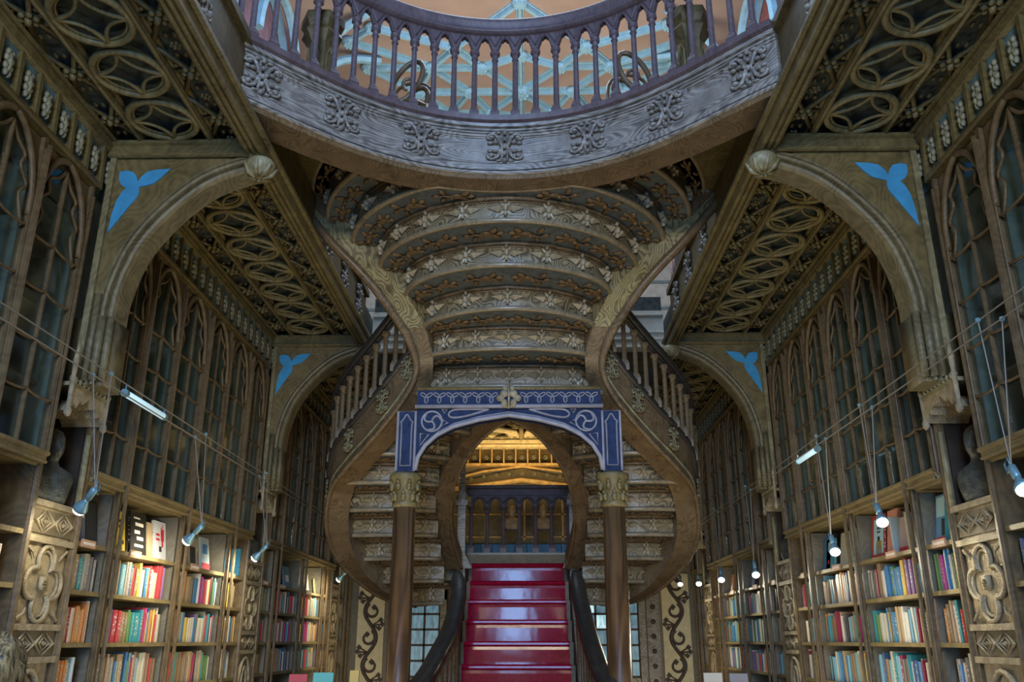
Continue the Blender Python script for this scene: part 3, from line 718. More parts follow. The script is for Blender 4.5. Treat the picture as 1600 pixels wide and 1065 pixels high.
# -- outer strings, S-shaped
OUT = [(1.38, 12.6, 2.05), (1.78, 12.2, 2.14), (2.11, 11.8, 2.37), (2.30, 11.4, 2.63), (2.34, 10.95, 2.94), (2.22, 10.5, 3.31), (1.97, 10.1, 3.51), (1.68, 9.75, 3.70), (1.35, 9.4, 3.96), (1.11, 9.2, 4.24), (1.02, 9.1, 4.5), (1.08, 8.95, 4.75), (1.22, 8.8, 4.96), (1.42, 8.65, 5.22), (1.63, 8.55, 5.44), (1.89, 8.47, 5.69), (2.13, 8.44, 5.97), (2.30, 8.42, 6.16)]
OP = crom(OUT, 103)
INU = [(0.89, 9.43, 4.3)] + [(EK[k][0], EK[k][1], Z1 + HK * k) for k in range(1, 8)]
def inner_of(i):
    x, y, z = OP[i]; a = OP[max(i - 1, 0)]; b = OP[min(i + 1, len(OP) - 1)]
    t = Vector((b[0] - a[0], b[1] - a[1], 0)).normalized()
    n = Vector((-(t.y) * -1, t.x * -1, 0))          # towards the flight (x measured outwards)
    n = Vector((t.y, -t.x, 0))
    lo = (x + n.x * 0.27, y + n.y * 0.27, z + 0.0)
    zz = [p[2] for p in INU]
    hi = (float(np.interp(z, zz, [p[0] for p in INU])) - 0.01, float(np.interp(z, zz, [p[1] for p in INU])) - 0.015, z)
    u = min(1, max(0, (z - 4.05) / 0.35)); u = u * u * (3 - 2 * u)
    return tuple(lo[j] * (1 - u) + hi[j] * u for j in range(3))
IP = [inner_of(i) for i in range(len(OP))]
def mir(s, p): return (s * p[0], p[1], p[2])
LOWER = [(2.05, .93, 12.0, 1.5, 12.35), (2.32, .92, 11.75, 1.98, 12.0), (2.59, .95, 11.55, 2.2, 11.65), (2.86, .97, 11.3, 2.3, 11.3), (3.13, .97, 10.95, 2.2, 10.9), (3.40, .90, 10.6, 2.05, 10.45), (3.67, .75, 10.3, 1.75, 10.0), (3.94, .5, 10.1, 1.35, 9.65), (4.21, .2, 9.95, 1.05, 9.3)]
INN = [(0.71, 12.1, 2.53), (0.80, 11.6, 2.89), (0.79, 11.1, 3.24), (0.68, 10.7, 3.54), (0.46, 10.4, 3.84), (0.22, 10.25, 4.04), (0.0, 10.2, 4.14)]
NP_ = crom(INN, 37)
BAL_S = baluster_mesh(0.66, 'oak_screen')
for s in (-1, 1):
    o = [mir(s, p) for p in OP]; ii = [mir(s, p) for p in IP]
    H = 0.52
    so = MB().ribbon(o, ii).build('string_soffit', 'oak_string', st, True)
    # lighter cut plate of the upper flight
    j0 = next(i for i, p in enumerate(OP) if p[2] > 4.85)
    pl = MB(); pl.ribbon([(p[0] * 1.0, p[1] - 0.012, p[2]) for p in o[j0:]], [(p[0], p[1] - 0.012, p[2]) for p in ii[j0:]])
    for k in range(2, 7):      # cheeks closing the saw-tooth under each step end
        e0 = EK[k]; e1 = EK[k + 1]; za = Z1 + HK * k
        pl.add([(s * e0[0], e0[1] - .012, za), (s * e0[0], e0[1] - .012, za + HK), (s * e1[0], e1[1] - .012, za + HK)], [(0, 1, 2)])
    pl.build('string_plate', 'oak_grain', st)
    up = [(p[0], p[1], p[2] + H) for p in o]
    fa = MB().ribbon(o, up).build('string_face', 'oak_string', st, True)
    top_i = [(p[0], p[1], p[2] + H) for p in ii]
    MB().ribbon(up, top_i).build('string_top', 'oak_string', st, True)
    MB().ribbon(ii[:j0], top_i[:j0]).build('string_back', 'oak_string', st, True)
    MB().tube([(p[0] + s * .03 * min(1, max(0, (p[2] - 4.3) / .4)), p[1] - .012, p[2] + .01) for p in o], [0.03 + .022 * min(1, max(0, (p[2] - 4.3) / .4)) for p in o], 7).build('string_bead', 'oak_string', st, True)
    MB().tube([(p[0], p[1], p[2] + 0.13) for p in o], 0.016, 5).build('string_bead', 'oak_pale', st, True)
    MB().tube([(p[0], p[1], p[2] + H) for p in o], 0.045, 7).build('string_cap', 'rail_black', st, True)
    # carved clusters on the string face
    for i in (26, 37, 46, 53):
        p = OP[i]; a = OP[i - 1]; b = OP[i + 1]
        t = Vector((s * (b[0] - a[0]), b[1] - a[1], b[2] - a[2])).normalized()
        nn = t.cross(Vector((0, 0, 1))); 
        if nn.x * s < 0: nn = -nn
        q = (s * p[0] + nn.x * .012, p[1] + nn.y * .012, p[2] + 0.32)
        th = Vector((t.x, t.y, 0)).normalized(); 
        if s < 0: th = th
        fm = frame(q, th if (Vector((0, 0, 1)).cross(th)).dot(nn) < 0 else -th, (0, 0, 1))
        inst('carved_scroll', SCROLL_O, fm @ sc(.75, .8, .7), fa)
    # balusters and handrail of the outer string
    L = [0.0]
    for i in range(len(OP) - 1): L.append(L[-1] + math.hypot(OP[i + 1][0] - OP[i][0], OP[i + 1][1] - OP[i][1]))
    l = 0.3; 
    while l < L[-1] - 0.9:
        q = [float(np.interp(l, L, [p[j] for p in OP])) for j in range(3)]
        inst('baluster', BAL_S, Matrix.Translation((s * q[0], q[1], q[2] + H)), st)
        l += 0.2
    hr = [(p[0], p[1], p[2] + H + 0.78 ) for p in o[:88]]
    MB().tube(hr, 0.055, 8).tube([(p[0], p[1], p[2] - .08) for p in hr], 0.03, 6).tube([(p[0], p[1], p[2] - .13) for p in hr], 0.018, 5).build('handrail', 'rail_black', st, True)
    # -- inner strings, forming the oval opening
    ni = [mir(s, p) for p in NP_]; no = []
    for i in range(len(NP_)):
        a = NP_[max(i - 1, 0)]; b = NP_[min(i + 1, len(NP_) - 1)]
        t = Vector((b[0] - a[0], b[1] - a[1], 0)).normalized(); n = Vector((-t.y, t.x, 0)) * -1
        if i == len(NP_) - 1: n = Vector((0, -1, 0))
        n = n if n.x - 0.3 * n.y > 0 else -n
        no.append((s * max(0.0, NP_[i][0] + n.x * 0.22), NP_[i][1] + n.y * 0.22, NP_[i][2]))
    bb = MB().ribbon(ni, no); bb.ribbon(ni, [(p[0], p[1], p[2] + .22) for p in ni]); bb.ribbon(no, [(p[0], p[1], p[2] + .5) for p in no])
    bb.build('inner_string', 'oak_string', st, True)
    MB().tube(ni, 0.022, 6).build('string_bead', 'oak_string', st, True)
    # -- lower flights
    def lcurve(q):
        z, xi, yi, xo, yo = LOWER[q]
        return [(s * (xi + (xo - xi) * t), yi + (yo - yi) * t - 0.10 * math.sin(PI * t)) for t in [j / 12 for j in range(13)]]
    for q in range(9):
        z = LOWER[q][0]
        step_unit(lcurve(q), z, z + 0.27, [2, 3, 4, 4, 4, 4, 3, 3, 2][q], next_curve=lcurve(q + 1) if q < 8 else None, nleaf=3)
# landing
MB().box(-1.55, 1.55, 13.06, 14.6, 2.40, 2.64).box(-1.55, -0.70, 12.45, 13.06, 2.40, 2.64).box(0.80, 1.55, 12.45, 13.06, 2.40, 2.64).build('landing', 'oak_dark', st)
MB().box(-1.0, 1.05, 13.0, 14.6, 2.64, 2.80).build('landing_step', 'oak_dark', st)
# -- arch on two columns carrying the bridge
YA = 9.05
def fa0(u, v): return (u, YA, v)
def fa1(u, v): return (u, YA + 0.16, v)
IN_ = [(-1.0, 3.30), (-0.975, 3.44), (-0.90, 3.57), (-0.78, 3.68), (-0.60, 3.775), (-0.32, 3.85), (0.0, 3.90)]
IN_ = IN_ + [(-x, z) for x, z in IN_[-2::-1]]
for part in (0,):
    low = IN_; topz = 4.0
    b = MB(); b.ribbon([(x, YA, z) for x, z in low], [(x, YA, topz) for x, z in low]); b.ribbon([(x, YA + .16, z) for x, z in low], [(x, YA + .16, topz) for x, z in low]); b.ribbon([(x, YA, z) for x, z in low], [(x, YA + .16, z) for x, z in low])
    ar = b.build('arch', 'arch_blue_daylit', st)
    MB().tube([(x, YA - 0.01, z + .012) for x, z in low], 0.026, 6).build('arch_moulding', 'arch_line', ar, True)
    MB().tube([(x * .985, YA - 0.008, min(3.985, z + 0.045)) for x, z in low[1:-1]], 0.008, 5).build('arch_moulding', 'arch_line', ar, True)
    fr = MB().box(-1.0, 1.0, YA - 0.03, YA + .16, 4.02, 4.20).build('arch_frieze', 'arch_blue_daylit', ar)
    MB().tube([(-1.02, YA - .03, 4.005), (1.02, YA - .03, 4.005)], 0.024, 6).build('frieze_moulding', 'arch_line', ar, True)
    MB().tube([(-1.0, YA - .03, 4.205), (1.0, YA - .03, 4.205)], 0.02, 6).build('frieze_moulding', 'oak_olive', ar, True)
    lp = MB()
    for q in range(3):
        a = q * 2 * PI / 3 + 0.5
        cx_, cz_ = 0.036 * math.cos(a), 0.036 * math.sin(a)
        lp.tube([(cx_ + 0.034 * math.cos(t) * math.cos(a) - 0.017 * math.sin(t) * math.sin(a), 0, cz_ + 0.034 * math.cos(t) * math.sin(a) + 0.017 * math.sin(t) * math.cos(a)) for t in [2 * PI * i / 10 for i in range(10)]], 0.0065, 4, True)
    LPM = lp.mesh('loop_motif', 'arch_line')
    for sx in (-1, 1):
        for i in range(6): inst('loop_motif', LPM, Matrix.Translation((sx * (0.19 + i * 0.142), YA - 0.034, 4.115)) @ sc(1.05), ar)
        # spandrel carving: swirl in a circle, teardrop, triangles
        t = MB(); cx_, cz_, R = -0.835, 3.845, 0.11
        if True:
            t.tube([(sx * -(cx_ + R * math.cos(a)), YA - .008, cz_ + R * math.sin(a)) for a in [2 * PI * i / 24 for i in range(24)]], 0.011, 5, True)
            for q in range(3):
                a0 = q * 2 * PI / 3 + .4
                pts = [(0, 0), (R * .42 * math.cos(a0 + .75), R * .42 * math.sin(a0 + .75)), (R * .78 * math.cos(a0 + .35), R * .78 * math.sin(a0 + .35)), (R * math.cos(a0 - .35), R * math.sin(a0 - .35))]
                t.tube([(sx * -(cx_ + u), YA - .008, cz_ + v) for u, v in crom(pts, 12)], 0.012, 5)
            td = crom([(-0.22, 3.975), (-0.45, 3.977), (-0.60, 3.97), (-0.655, 3.925), (-0.61, 3.885), (-0.45, 3.905), (-0.22, 3.975)], 24)
            t.tube([(sx * -u, YA - .008, v) for u, v in td], 0.011, 5)
            for tri in ([(-0.955, 3.58), (-0.955, 3.71), (-0.865, 3.70)], [(-0.73, 3.975), (-0.67, 3.975), (-.70, 3.935)], [(-0.745, 3.78), (-0.66, 3.83), (-0.71, 3.86)]):
                t.tube([(sx * -u, YA - .008, v) for u, v in tri], 0.01, 5, True)
        t.build('tracery', 'arch_line', ar)
# boss in the middle of the frieze
fb = MB()
for sx in (-1, 1):
    fb.blob((sx * 0.05, -.02, 0.03), (0.05, 0.03, 0.045), 8, 5); fb.blob((sx * 0.09, -.015, -0.02), (0.05, 0.025, 0.04), 8, 5); fb.blob((sx * 0.05, -.02, -0.08), (0.04, 0.025, 0.05), 8, 5); fb.blob((sx * 0.035, -.015, 0.09), (0.035, 0.02, 0.04), 8, 5)
    fb.tube([(sx * 0.02, -.03, -.13), (sx * 0.07, -.035, -.05), (sx * 0.12, -.03, -.03)], 0.012, 5)
fb.tube([(0, -.035, -.14), (0, -.04, .12)], 0.014, 5)
inst('arch_boss', fb.mesh('arch_boss', 'stone_carved', True), Matrix.Translation((0, YA - .03, 4.11)), ar)
def colmesh():
    b = MB(); b.lathe([(0.20, 0), (0.20, .12), (0.16, .2), (0.17, .28), (0.125, .36), (0.118, 2.93)], 20); return b.mesh('shaft', 'oak_column', True)
COLM = colmesh()
def capmesh():
    b = MB(); b.lathe([(0.115, -0.02), (0.135, 0.0), (0.135, 0.03), (0.115, 0.05), (0.12, 0.15), (0.15, 0.26), (0.175, 0.29), (0.175, 0.33), (0.15, 0.345)], 16)
    for r_, z_, n_ in ((0.128, 0.09, 8), (0.145, 0.2, 8)):
        for i in range(n_):
            a = 2 * PI * (i + (0.5 if z_ > .1 else 0)) / n_
            b.blob((r_ * math.cos(a), r_ * math.sin(a), z_), (0.03, 0.03, 0.05), 6, 4); b.blob(((r_ + .018) * math.cos(a), (r_ + .018) * math.sin(a), z_ + .045), (0.022, 0.022, 0.018), 6, 4)
    return b.mesh('capital', 'oak_olive', True)
CAPM = capmesh()
for s in (-1, 1):
    X0 = s * 1.105
    cl = inst('column', COLM, Matrix.Translation((X0, YA + .08, 0)), st)
    inst('capital', CAPM, Matrix.Translation((X0, YA + .08, 2.94)), cl)
    bk = MB().box(X0 - .1, X0 + .1, YA - .02, YA + .18, 3.28, 3.96).build('arch_pier', 'arch_blue_daylit', st)
    t = MB()
    for (u0, u1, v0, v1) in ((-.095, .095, 3.30, 3.95),):
        t.tube([(X0 + u0, YA - .025, v0), (X0 + u1, YA - .025, v0), (X0 + u1, YA - .025, v1), (X0 + u0, YA - .025, v1)], 0.014, 5, True)
    t.tube([(X0 + u, YA - .025, v) for u, v in crom([(-.055, 3.36), (-.055, 3.78), (-.065, 3.83), (-.04, 3.86), (0, 3.92), (.04, 3.86), (.065, 3.83), (.055, 3.78), (.055, 3.36)], 30)] , 0.008, 4, True)
    t.build('tracery', 'arch_line', bk)
# -- lower flight, its rails and newels
NRED = 10
for i in range(NRED):
    z1 = 2.64 - 0.264 * i; y0 = 12.72 - 0.34 * i
    MB().box(-0.66, 0.76, y0, y0 + 0.36, max(0, z1 - 0.264), z1 - 0.002).build('step', 'oak_dark', st)
for s in (-1, 1):
    xs_ = -0.68 if s < 0 else 0.78
    b = MB().add([(xs_, 12.75, 2.75), (xs_, 9.3, 0.08), (xs_, 9.3, 0), (xs_, 12.75, 1.6), (xs_ + s * .06, 12.75, 2.75), (xs_ + s * .06, 9.3, 0.08), (xs_ + s * .06, 9.3, 0), (xs_ + s * .06, 12.75, 1.6)], [(0, 1, 2, 3), (4, 7, 6, 5), (0, 4, 5, 1), (0, 3, 7, 4)])
    b.build('flight_string', 'oak_fascia', st)
    P = [(-0.68, 11.0, 2.40), (-0.64, 10.7, 2.12), (-0.67, 10.1, 1.74), (-0.75, 9.6, 1.48), (-0.87, 9.1, 1.21), (-1.1, 8.5, 0.98), (-1.35, 8.2, 0.9)] if s < 0 else [(0.79, 11.0, 2.40), (0.81, 10.7, 2.12), (0.85, 10.1, 1.74), (0.89, 9.6, 1.48), (0.97, 9.1, 1.21), (1.2, 8.5, .98), (1.45, 8.2, .9)]
    hp = crom(P, 30)
    b = MB(); rows = []
    for i, p in enumerate(hp):
        a = hp[max(i - 1, 0)]; c = hp[min(i + 1, 29)]; t = Vector((c[0] - a[0], c[1] - a[1], c[2] - a[2])).normalized()
        sd = t.cross(Vector((0, 0, 1))).normalized(); upv = sd.cross(t); k = (0.55 + 0.45 * min(1, i / 3)) * 0.72
        rows.append([tuple(Vector(p) + sd * (u * k) + upv * (v * k)) for u, v in ((-.10, -.09), (.10, -.09), (.135, -.02), (.12, .06), (.06, .10), (-.06, .10), (-.12, .06), (-.135, -.02))])
    b.loft(rows).build('handrail', 'rail_black', st, True)
    MB().tube([(p[0] + s * .0, p[1], p[2] - .14) for p in hp], 0.03, 6).build('rail_bead', 'oak_olive', st, True)
    for i in range(2, 26, 2):
        p = hp[i]; zf = max(0.0, 2.64 - 0.264 * (12.72 - p[1]) / 0.34)
        if p[2] - zf > 0.3:
            MB().lathe([(0.03, 0), (0.022, .06), (0.02, .3), (0.03, (p[2] - zf) * .75), (0.036, (p[2] - zf) * .78), (0.02, p[2] - zf - .08)], 8, (p[0], p[1], zf)).build('baluster', 'oak_string', st, True)
    # tall newel beside the landing
    xn = -0.74 if s < 0 else 0.84
    b = MB().box(xn - .055, xn + .055, 12.3, 12.41, 1.7, 3.5); b.box(xn - .085, xn + .085, 12.27, 12.44, 3.42, 3.50); b.lathe([(0.075, 0), (0.085, .05), (0.05, .12), (0.055, .2)], 8, (xn, 12.355, 3.5)); b.box(xn - .04, xn + .04, 12.31, 12.39, 3.7, 4.5)
    b.taper(xn, 12.355, 2.55, 2.75, .16, .08, .055, .055)
    b.build('newel_post', 'oak_fascia', st)
# carpet: its own thing, folded over the steps
prof = []
for i in range(NRED):
    z1 = 2.64 - 0.264 * i; y0 = 12.72 - 0.34 * i
    prof += [(y0 + 0.34, z1 + 0.012), (y0 - 0.01, z1 + 0.012), (y0 - 0.045, z1 - 0.008), (y0 - 0.05, z1 - 0.03), (y0 - 0.038, z1 - 0.05), (y0 - 0.018, z1 - 0.055), (y0 - 0.022, z1 - 0.09), (y0 - 0.02, max(0.012, z1 - 0.252))]
rt = thing('carpet_runner', (0.05, 9.5, 0.0), 'glossy crimson carpet runner covering the lower stair flight', 'carpet')
MB().ribbon([(-0.61, y, z) for y, z in prof], [(0.71, y, z) for y, z in prof]).build('pile', 'carpet_red', rt)
# -- balustrade at the back of the landing
lb = thing('landing_balustrade', (0.07, 13.2, 2.8), 'low arched balustrade behind the top of the red carpeted flight', 'balustrade')
BAL_L = baluster_mesh(0.70, 'rail_purple'); HEAD_L = archhead_mesh(0.245, 0.17, 'rail_purple')
for i in range(7):
    x = 0.07 + (i - 3) * 0.245
    inst('baluster', BAL_L, Matrix.Translation((x, 13.2, 2.83)), lb)
    if i < 6: inst('arch_head', HEAD_L, Matrix.Translation((x + .1225, 13.2, 3.53)), lb)
MB().box(-0.78, 0.92, 13.14, 13.26, 3.70, 3.80).tube([(-.78, 13.12, 3.82), (.92, 13.12, 3.82)], 0.03, 6).build('handrail', 'rail_purple', lb)
MB().box(-0.78, 0.92, 13.13, 13.27, 2.79, 2.84).build('base_rail', 'rail_black', lb)
# ================================================================== WALL ARCHES + PILASTERS
INTR = [(3.13, 3.45), (3.13, 3.90), (3.12, 4.22), (3.02, 4.59), (2.82, 4.90), (2.54, 5.17), (2.26, 5.30), (2.08, 5.335)]
BLUE = [(3.275, 5.31), (3.22, 5.322), (3.16, 5.308), (3.125, 5.265), (3.11, 5.215), (3.085, 5.265), (3.04, 5.31), (2.97, 5.328), (2.85, 5.335), (2.92, 5.25), (2.98, 5.195), (3.05, 5.175), (3.09, 5.165), (3.085, 5.11), (3.095, 5.07), (3.14, 5.0), (3.2, 4.9), (3.29, 4.75), (3.285, 4.9), (3.265, 5.03), (3.235, 5.11), (3.2, 5.155), (3.245, 5.185), (3.272, 5.235)]
BOSSM = MB(); BOSSM.lathe([(0.02, -0.11), (0.07, -0.095), (0.115, -0.05), (0.13, 0.0), (0.11, 0.04), (0.06, 0.06)], 14)
for i in range(7):
    a = 2 * PI * i / 7
    BOSSM.tube([(0.03 * math.cos(a), 0.03 * math.sin(a), -0.115), (0.095 * math.cos(a + .2), 0.095 * math.sin(a + .2), -0.085), (0.14 * math.cos(a + .35), 0.14 * math.sin(a + .35), -0.01)], [0.014, 0.022, 0.012], 5)
BOSSM = BOSSM.mesh('boss', 'oak_pale', True)
def quatre_panel():
    """carved four-lobed moulding for the pilaster, local X along the wall, Z up, facing -Y"""
    b = MB(); out = []
    circ = [(0.14, 0, 0.105), (-0.14, 0, 0.105), (0, 0.155, 0.108), (0, -0.155, 0.108)]
    for i in range(96):
        a = 2 * PI * (i + .5) / 96; dx, dz = math.cos(a), math.sin(a); best = 0.05
        for cx, cz, r in circ:
            pr_ = dx * cx + dz * cz; disc = pr_ * pr_ - (cx * cx + cz * cz - r * r)
            if disc > 0 and pr_ > 0: best = max(best, pr_ + math.sqrt(disc))
        out.append((dx * best, dz * best))
    b.tube([(x, -0.016, z) for x, z in out], 0.018, 6, True)
    b.tube([(x * 0.86, -0.006, z * 0.86) for x, z in out], 0.012, 5, True)
    b.box(-.04, .04, -.03, 0, -.05, .05)
    return b.mesh('quatrefoil', 'stone_carved', True)
def diamond_panel():
    b = MB()
    for k in (-1, 1):
        for r, t in ((0.12, 0.017), (0.068, 0.014), (0.025, 0.016)):
            b.tube([(k * 0.125 + r, -0.024, 0), (k * 0.125, -0.024, r * 0.72), (k * 0.125 - r, -0.024, 0), (k * 0.125, -0.024, -r * 0.72)], t, 5, True)
    return b.mesh('diamond_carving', 'stone_carved')
QP = quatre_panel(); DP = diamond_panel()
def bust_mesh(mat, h=0.62, robe=True):
    rows = []
    prof = [(0.0, .17, .12, 0), (0.06, .195, .13, 0), (0.14, .21, .13, 0), (0.21, .215, .12, 0), (0.262, .20, .105, 0), (0.295, .145, .09, -.002), (0.315, .085, .078, -.006), (0.335, .066, .07, -.01), (0.36, .062, .066, -.012), (0.385, .060, .078, -.024), (0.415, .067, .094, -.03), (0.455, .073, .10, -.028), (0.50, .076, .102, -.02), (0.55, .075, .10, -.012), (0.595, .06, .078, -.006), (0.625, .022, .03, 0)]
    k = h / 0.625; n = 16
    for z, rx, ry, oy in prof:
        row = []
        for j in range(n):
            a = 2 * PI * j / n; x = rx * math.cos(a); y = ry * math.sin(a) + oy
            if j == 12:
                if 0.45 <= z <= 0.46: y -= 0.034          # nose
                if 0.38 <= z <= 0.42: y -= 0.014           # lips, chin
            if j in (11, 13) and abs(z - 0.535) < .01: y += 0.006; 
            if robe and z < 0.3: y += 0.014 * math.cos(5 * a + z * 20); x *= 1 + 0.03 * math.cos(7 * a + 12 * z)
            row.append((x * k, y * k, z * k))
        rows.append(row)
    b = MB(); b.loft(rows)
    for sx in (-1, 1):
        b.blob((sx * 0.083 * k, 0, 0.495 * k), (0.012 * k, 0.02 * k, 0.03 * k), 6, 4)     # ears
        b.blob((sx * 0.03 * k, -0.108 * k, 0.512 * k), (0.012 * k, 0.008 * k, 0.008 * k), 6, 4)  # eyes
    return b.mesh('bust', mat, True)
BUST_B = bust_mesh('bronze', 0.58); BUST_S = bust_mesh('stone_bust', 0.55)
def wallframe(s, a, y, z):
    """local -Y faces the hall, local X along the hall"""
    return frame((RX(s, a), y, z), (0, -s, 0) if s > 0 else (0, 1, 0), (0, 0, 1)) if s < 0 else frame((RX(s, a), y, z), (0, -1, 0), (0, 0, 1))
for s in (-1, 1):
    for yc in PIL[1:]:
        nm = '%s %s' % (NEAR[yc], SIDE[s])
        det = yc < 12
        root = thing('wall_arch', (RX(s, 3.25), yc, 3.3), 'quarter arch with blue inlaid spandrel and round boss, %s hand side, %s pair' % (SIDE[s], NEAR[yc]), 'arch')
        y0, y1 = yc - 0.15, yc + 0.15
        P = crom(INTR, 30)
        # band: stepped mouldings along the intrados
        def offs(i, d):
            a = P[max(i - 1, 0)]; c = P[min(i + 1, 29)]; t = Vector((c[0] - a[0], c[1] - a[1], 0)).normalized()
            return (P[i][0] + -t.y * -1 * d, P[i][1] + -t.x * d) if False else (P[i][0] + t.y * d, P[i][1] - t.x * d)
        rows = []
        for i in range(30):
            pr = [(0.0, 0.05), (0.012, 0.015), (0.03, 0.005), (0.04, 0.03), (0.055, 0.03), (0.065, -0.015), (0.085, -0.02), (0.095, 0.02), (0.105, 0.02), (0.115, 0.0), (0.135, 0.0), (0.135, 0.30), (0.0, 0.25)]
            row = []
            for d, dy in pr:
                q = offs(i, d); row.append((RX(s, min(q[0], 3.34)), y0 + dy, min(q[1], 5.44)))
            rows.append(row)
        MB().loft(rows).build('arch_band', 'oak_arch', root)
        ext = [offs(i, 0.13) for i in range(30)]; ext = [(min(a, 3.34), min(z, 5.43)) for a, z in ext]
        b = MB(); SPN = ext + [(3.355, ext[-1][1]), (3.355, ext[0][1])]
        SPN = [(a, z) for a, z in ext if z < 5.43] + [(2.4, 5.44), (3.355, 5.44), (3.355, 3.5)]
        b.prism(SPN, lambda a, z: (RX(s, a), y0 + .015, z), lambda a, z: (RX(s, a), y1 - .015, z))
        b.build('spandrel_panel', 'oak_olive', root)
        MB().prism(BLUE, lambda a, z: (RX(s, a), y0 + 0.005, z), lambda a, z: (RX(s, a), y0 + 0.03, z)).build('blue_inlay', 'spandrel_blue', root)
        b = MB().box(*sorted((RX(s, 2.08), RX(s, 3.38))), y0 - .02, y1 + .02, 5.44, 5.60); b.tube([(RX(s, 2.08), y0 - .02, 5.45), (RX(s, 3.38), y0 - .02, 5.45)], 0.022, 6); b.tube([(RX(s, 2.08), y0 - .02, 5.57), (RX(s, 3.38), y0 - .02, 5.57)], 0.03, 6)
        b.build('cornice', 'oak_olive', root)
        b = MB().box(*sorted((RX(s, 3.31), RX(s, 3.36))), y0 - .015, y0 + .03, 3.5, 5.5); b.build('edge_moulding', 'oak_pale', root)
        inst('boss', BOSSM, Matrix.Translation((RX(s, 2.10), y0 + .02, 5.36)), root)
        # clustered shafts of the arch leg
        b = MB()
        for a, dy, r in ((3.14, 0.0, 0.03), (3.20, -0.02, 0.034), (3.27, 0.0, 0.03), (3.33, 0.03, 0.028)): b.tube([(RX(s, a), y0 + dy, 3.48), (RX(s, a), y0 + dy, 4.2 if a > 3.2 else 4.0)], r, 7)
        b.box(*sorted((RX(s, 3.13), RX(s, 3.5))), y0 + .02, y1, 3.45, 4.0)
        b.build('shaft_cluster', 'oak_arch', root, True)
        # ---------------- pilaster with niche
        yk = yc; yc = yc + DP_
        p = thing('niche_pilaster', (RX(s, 3.42), yc, 0), 'carved pilaster with quatrefoil panel and canopied niche, %s wall, %s of three' % (SIDE[s], {'near': 'nearest', 'middle': 'middle', 'far': 'farthest'}[NEAR[yk]]), 'pilaster')
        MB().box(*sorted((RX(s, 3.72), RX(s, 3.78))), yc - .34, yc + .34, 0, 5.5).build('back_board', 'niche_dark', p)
        for dy in (-0.335, 0.335):
            b = MB().box(*sorted((RX(s, 3.40), RX(s, 3.75))), yc + dy - .03, yc + dy + .03, 0, 5.5)
            b.tube([(RX(s, 3.39), yc + dy, 0), (RX(s, 3.39), yc + dy, 5.12)], 0.028, 7); b.tube([(RX(s, 3.40), yc + dy * .9, 0), (RX(s, 3.40), yc + dy * .9, 5.12)], 0.016, 6)
            b.build('side_post', 'oak_screen', p)
        MB().box(*sorted((RX(s, 3.42), RX(s, 3.75))), yc - .31, yc + .31, 0, 2.56).build('panel_back', 'stone_carved', p)
        for z in (0.9, 1.47, 1.69, 2.29, 2.545): MB().box(*sorted((RX(s, 3.375), RX(s, 3.5))), yc - .31, yc + .31, z - .022, z + .022).build('panel_rail', 'stone_carved', p)
        f = wallframe(s, 3.415, yc, 0)
        inst('quatrefoil', QP, f @ Matrix.Translation((0, 0, 1.99)), p)
        inst('centre_rosette', ROSE, f @ Matrix.Translation((0, -0.03, 1.99)) @ Matrix.Rotation(PI / 2, 4, 'X') @ sc(.42), p)
        for sx in (-1, 1):
            for sz in (-1, 1):
                MB().tube([tuple(f @ Vector((sx * .27, -.01, 1.99 + sz * .25))), tuple(f @ Vector((sx * .20, -.02, 1.99 + sz * .21))), tuple(f @ Vector((sx * .17, -.015, 1.99 + sz * .17)))], [0.014, 0.012, 0.004], 5).build('corner_leaf', 'stone_carved', p)
        for z in (2.42, 1.58):
            MB().box(-.285, .285, -.012, 0, -.085, .085, f @ Matrix.Translation((0, 0, z))).build('recess_shade', 'stone_shaded', p)  # flat dark plate carrying the painted shade behind the diamonds
            inst('diamond_carving', DP, f @ Matrix.Translation((0, 0, z)), p)
        MB().tube([tuple(f @ Vector((u, -.015, v))) for u, v in arc(0, 1.08, .2, 0, PI, 12, .32)], 0.022, 6).build('blind_arch', 'stone_carved', p, True)
        for z in (1.2,): MB().tube([tuple(f @ Vector((u, -.015, v))) for u, v in arc(0, 1.0, .1, 0, PI, 10, .3)], 0.016, 6).build('blind_arch', 'stone_carved', p, True)
        for dy in (-.295, .295): MB().box(*sorted((RX(s, 3.43), RX(s, 3.72))), yc + dy - .008, yc + dy + .008, 2.565, 3.42).build('niche_shade_board', 'niche_dark', p)  # dark boards added so the niche looks shaded behind the bust
        MB().box(*sorted((RX(s, 3.44), RX(s, 3.47))), yc - .31, yc + .31, 3.47, 5.46).build('upper_panel', 'divider_teal', p)
        for dy in (-.24, .24):
            MB().tube([(RX(s, 3.43), yc + dy, 3.47), (RX(s, 3.43), yc + dy, 5.0)], 0.022, 6).build('slender_shaft', 'oak_arch', p, True)
        # niche canopy
        b = MB()
        pts = [(-.27, 3.22), (-.2, 3.29), (-.17, 3.265), (-.12, 3.33), (-.08, 3.31), (0, 3.375), (.08, 3.31), (.12, 3.33), (.17, 3.265), (.2, 3.29), (.27, 3.22)]
        A = [tuple(f @ Vector((u, -.13, v))) for u, v in pts]; B = [tuple(f @ Vector((u, -.13, 3.42))) for u, v in pts]
        b.ribbon(A, B); b.ribbon(A, [tuple(f @ Vector((u, .2, v))) for u, v in pts])
        b.build('canopy_front', 'stone_carved', p)
        b = MB()
        for i in range(9):
            b.blob(tuple(f @ Vector((-.26 + i * .065, -.14, 3.455))), (0.02, 0.02, 0.026), 6, 4)
        b.build('canopy_crest', 'oak_pale', p, True)['kind'] = 'stuff'
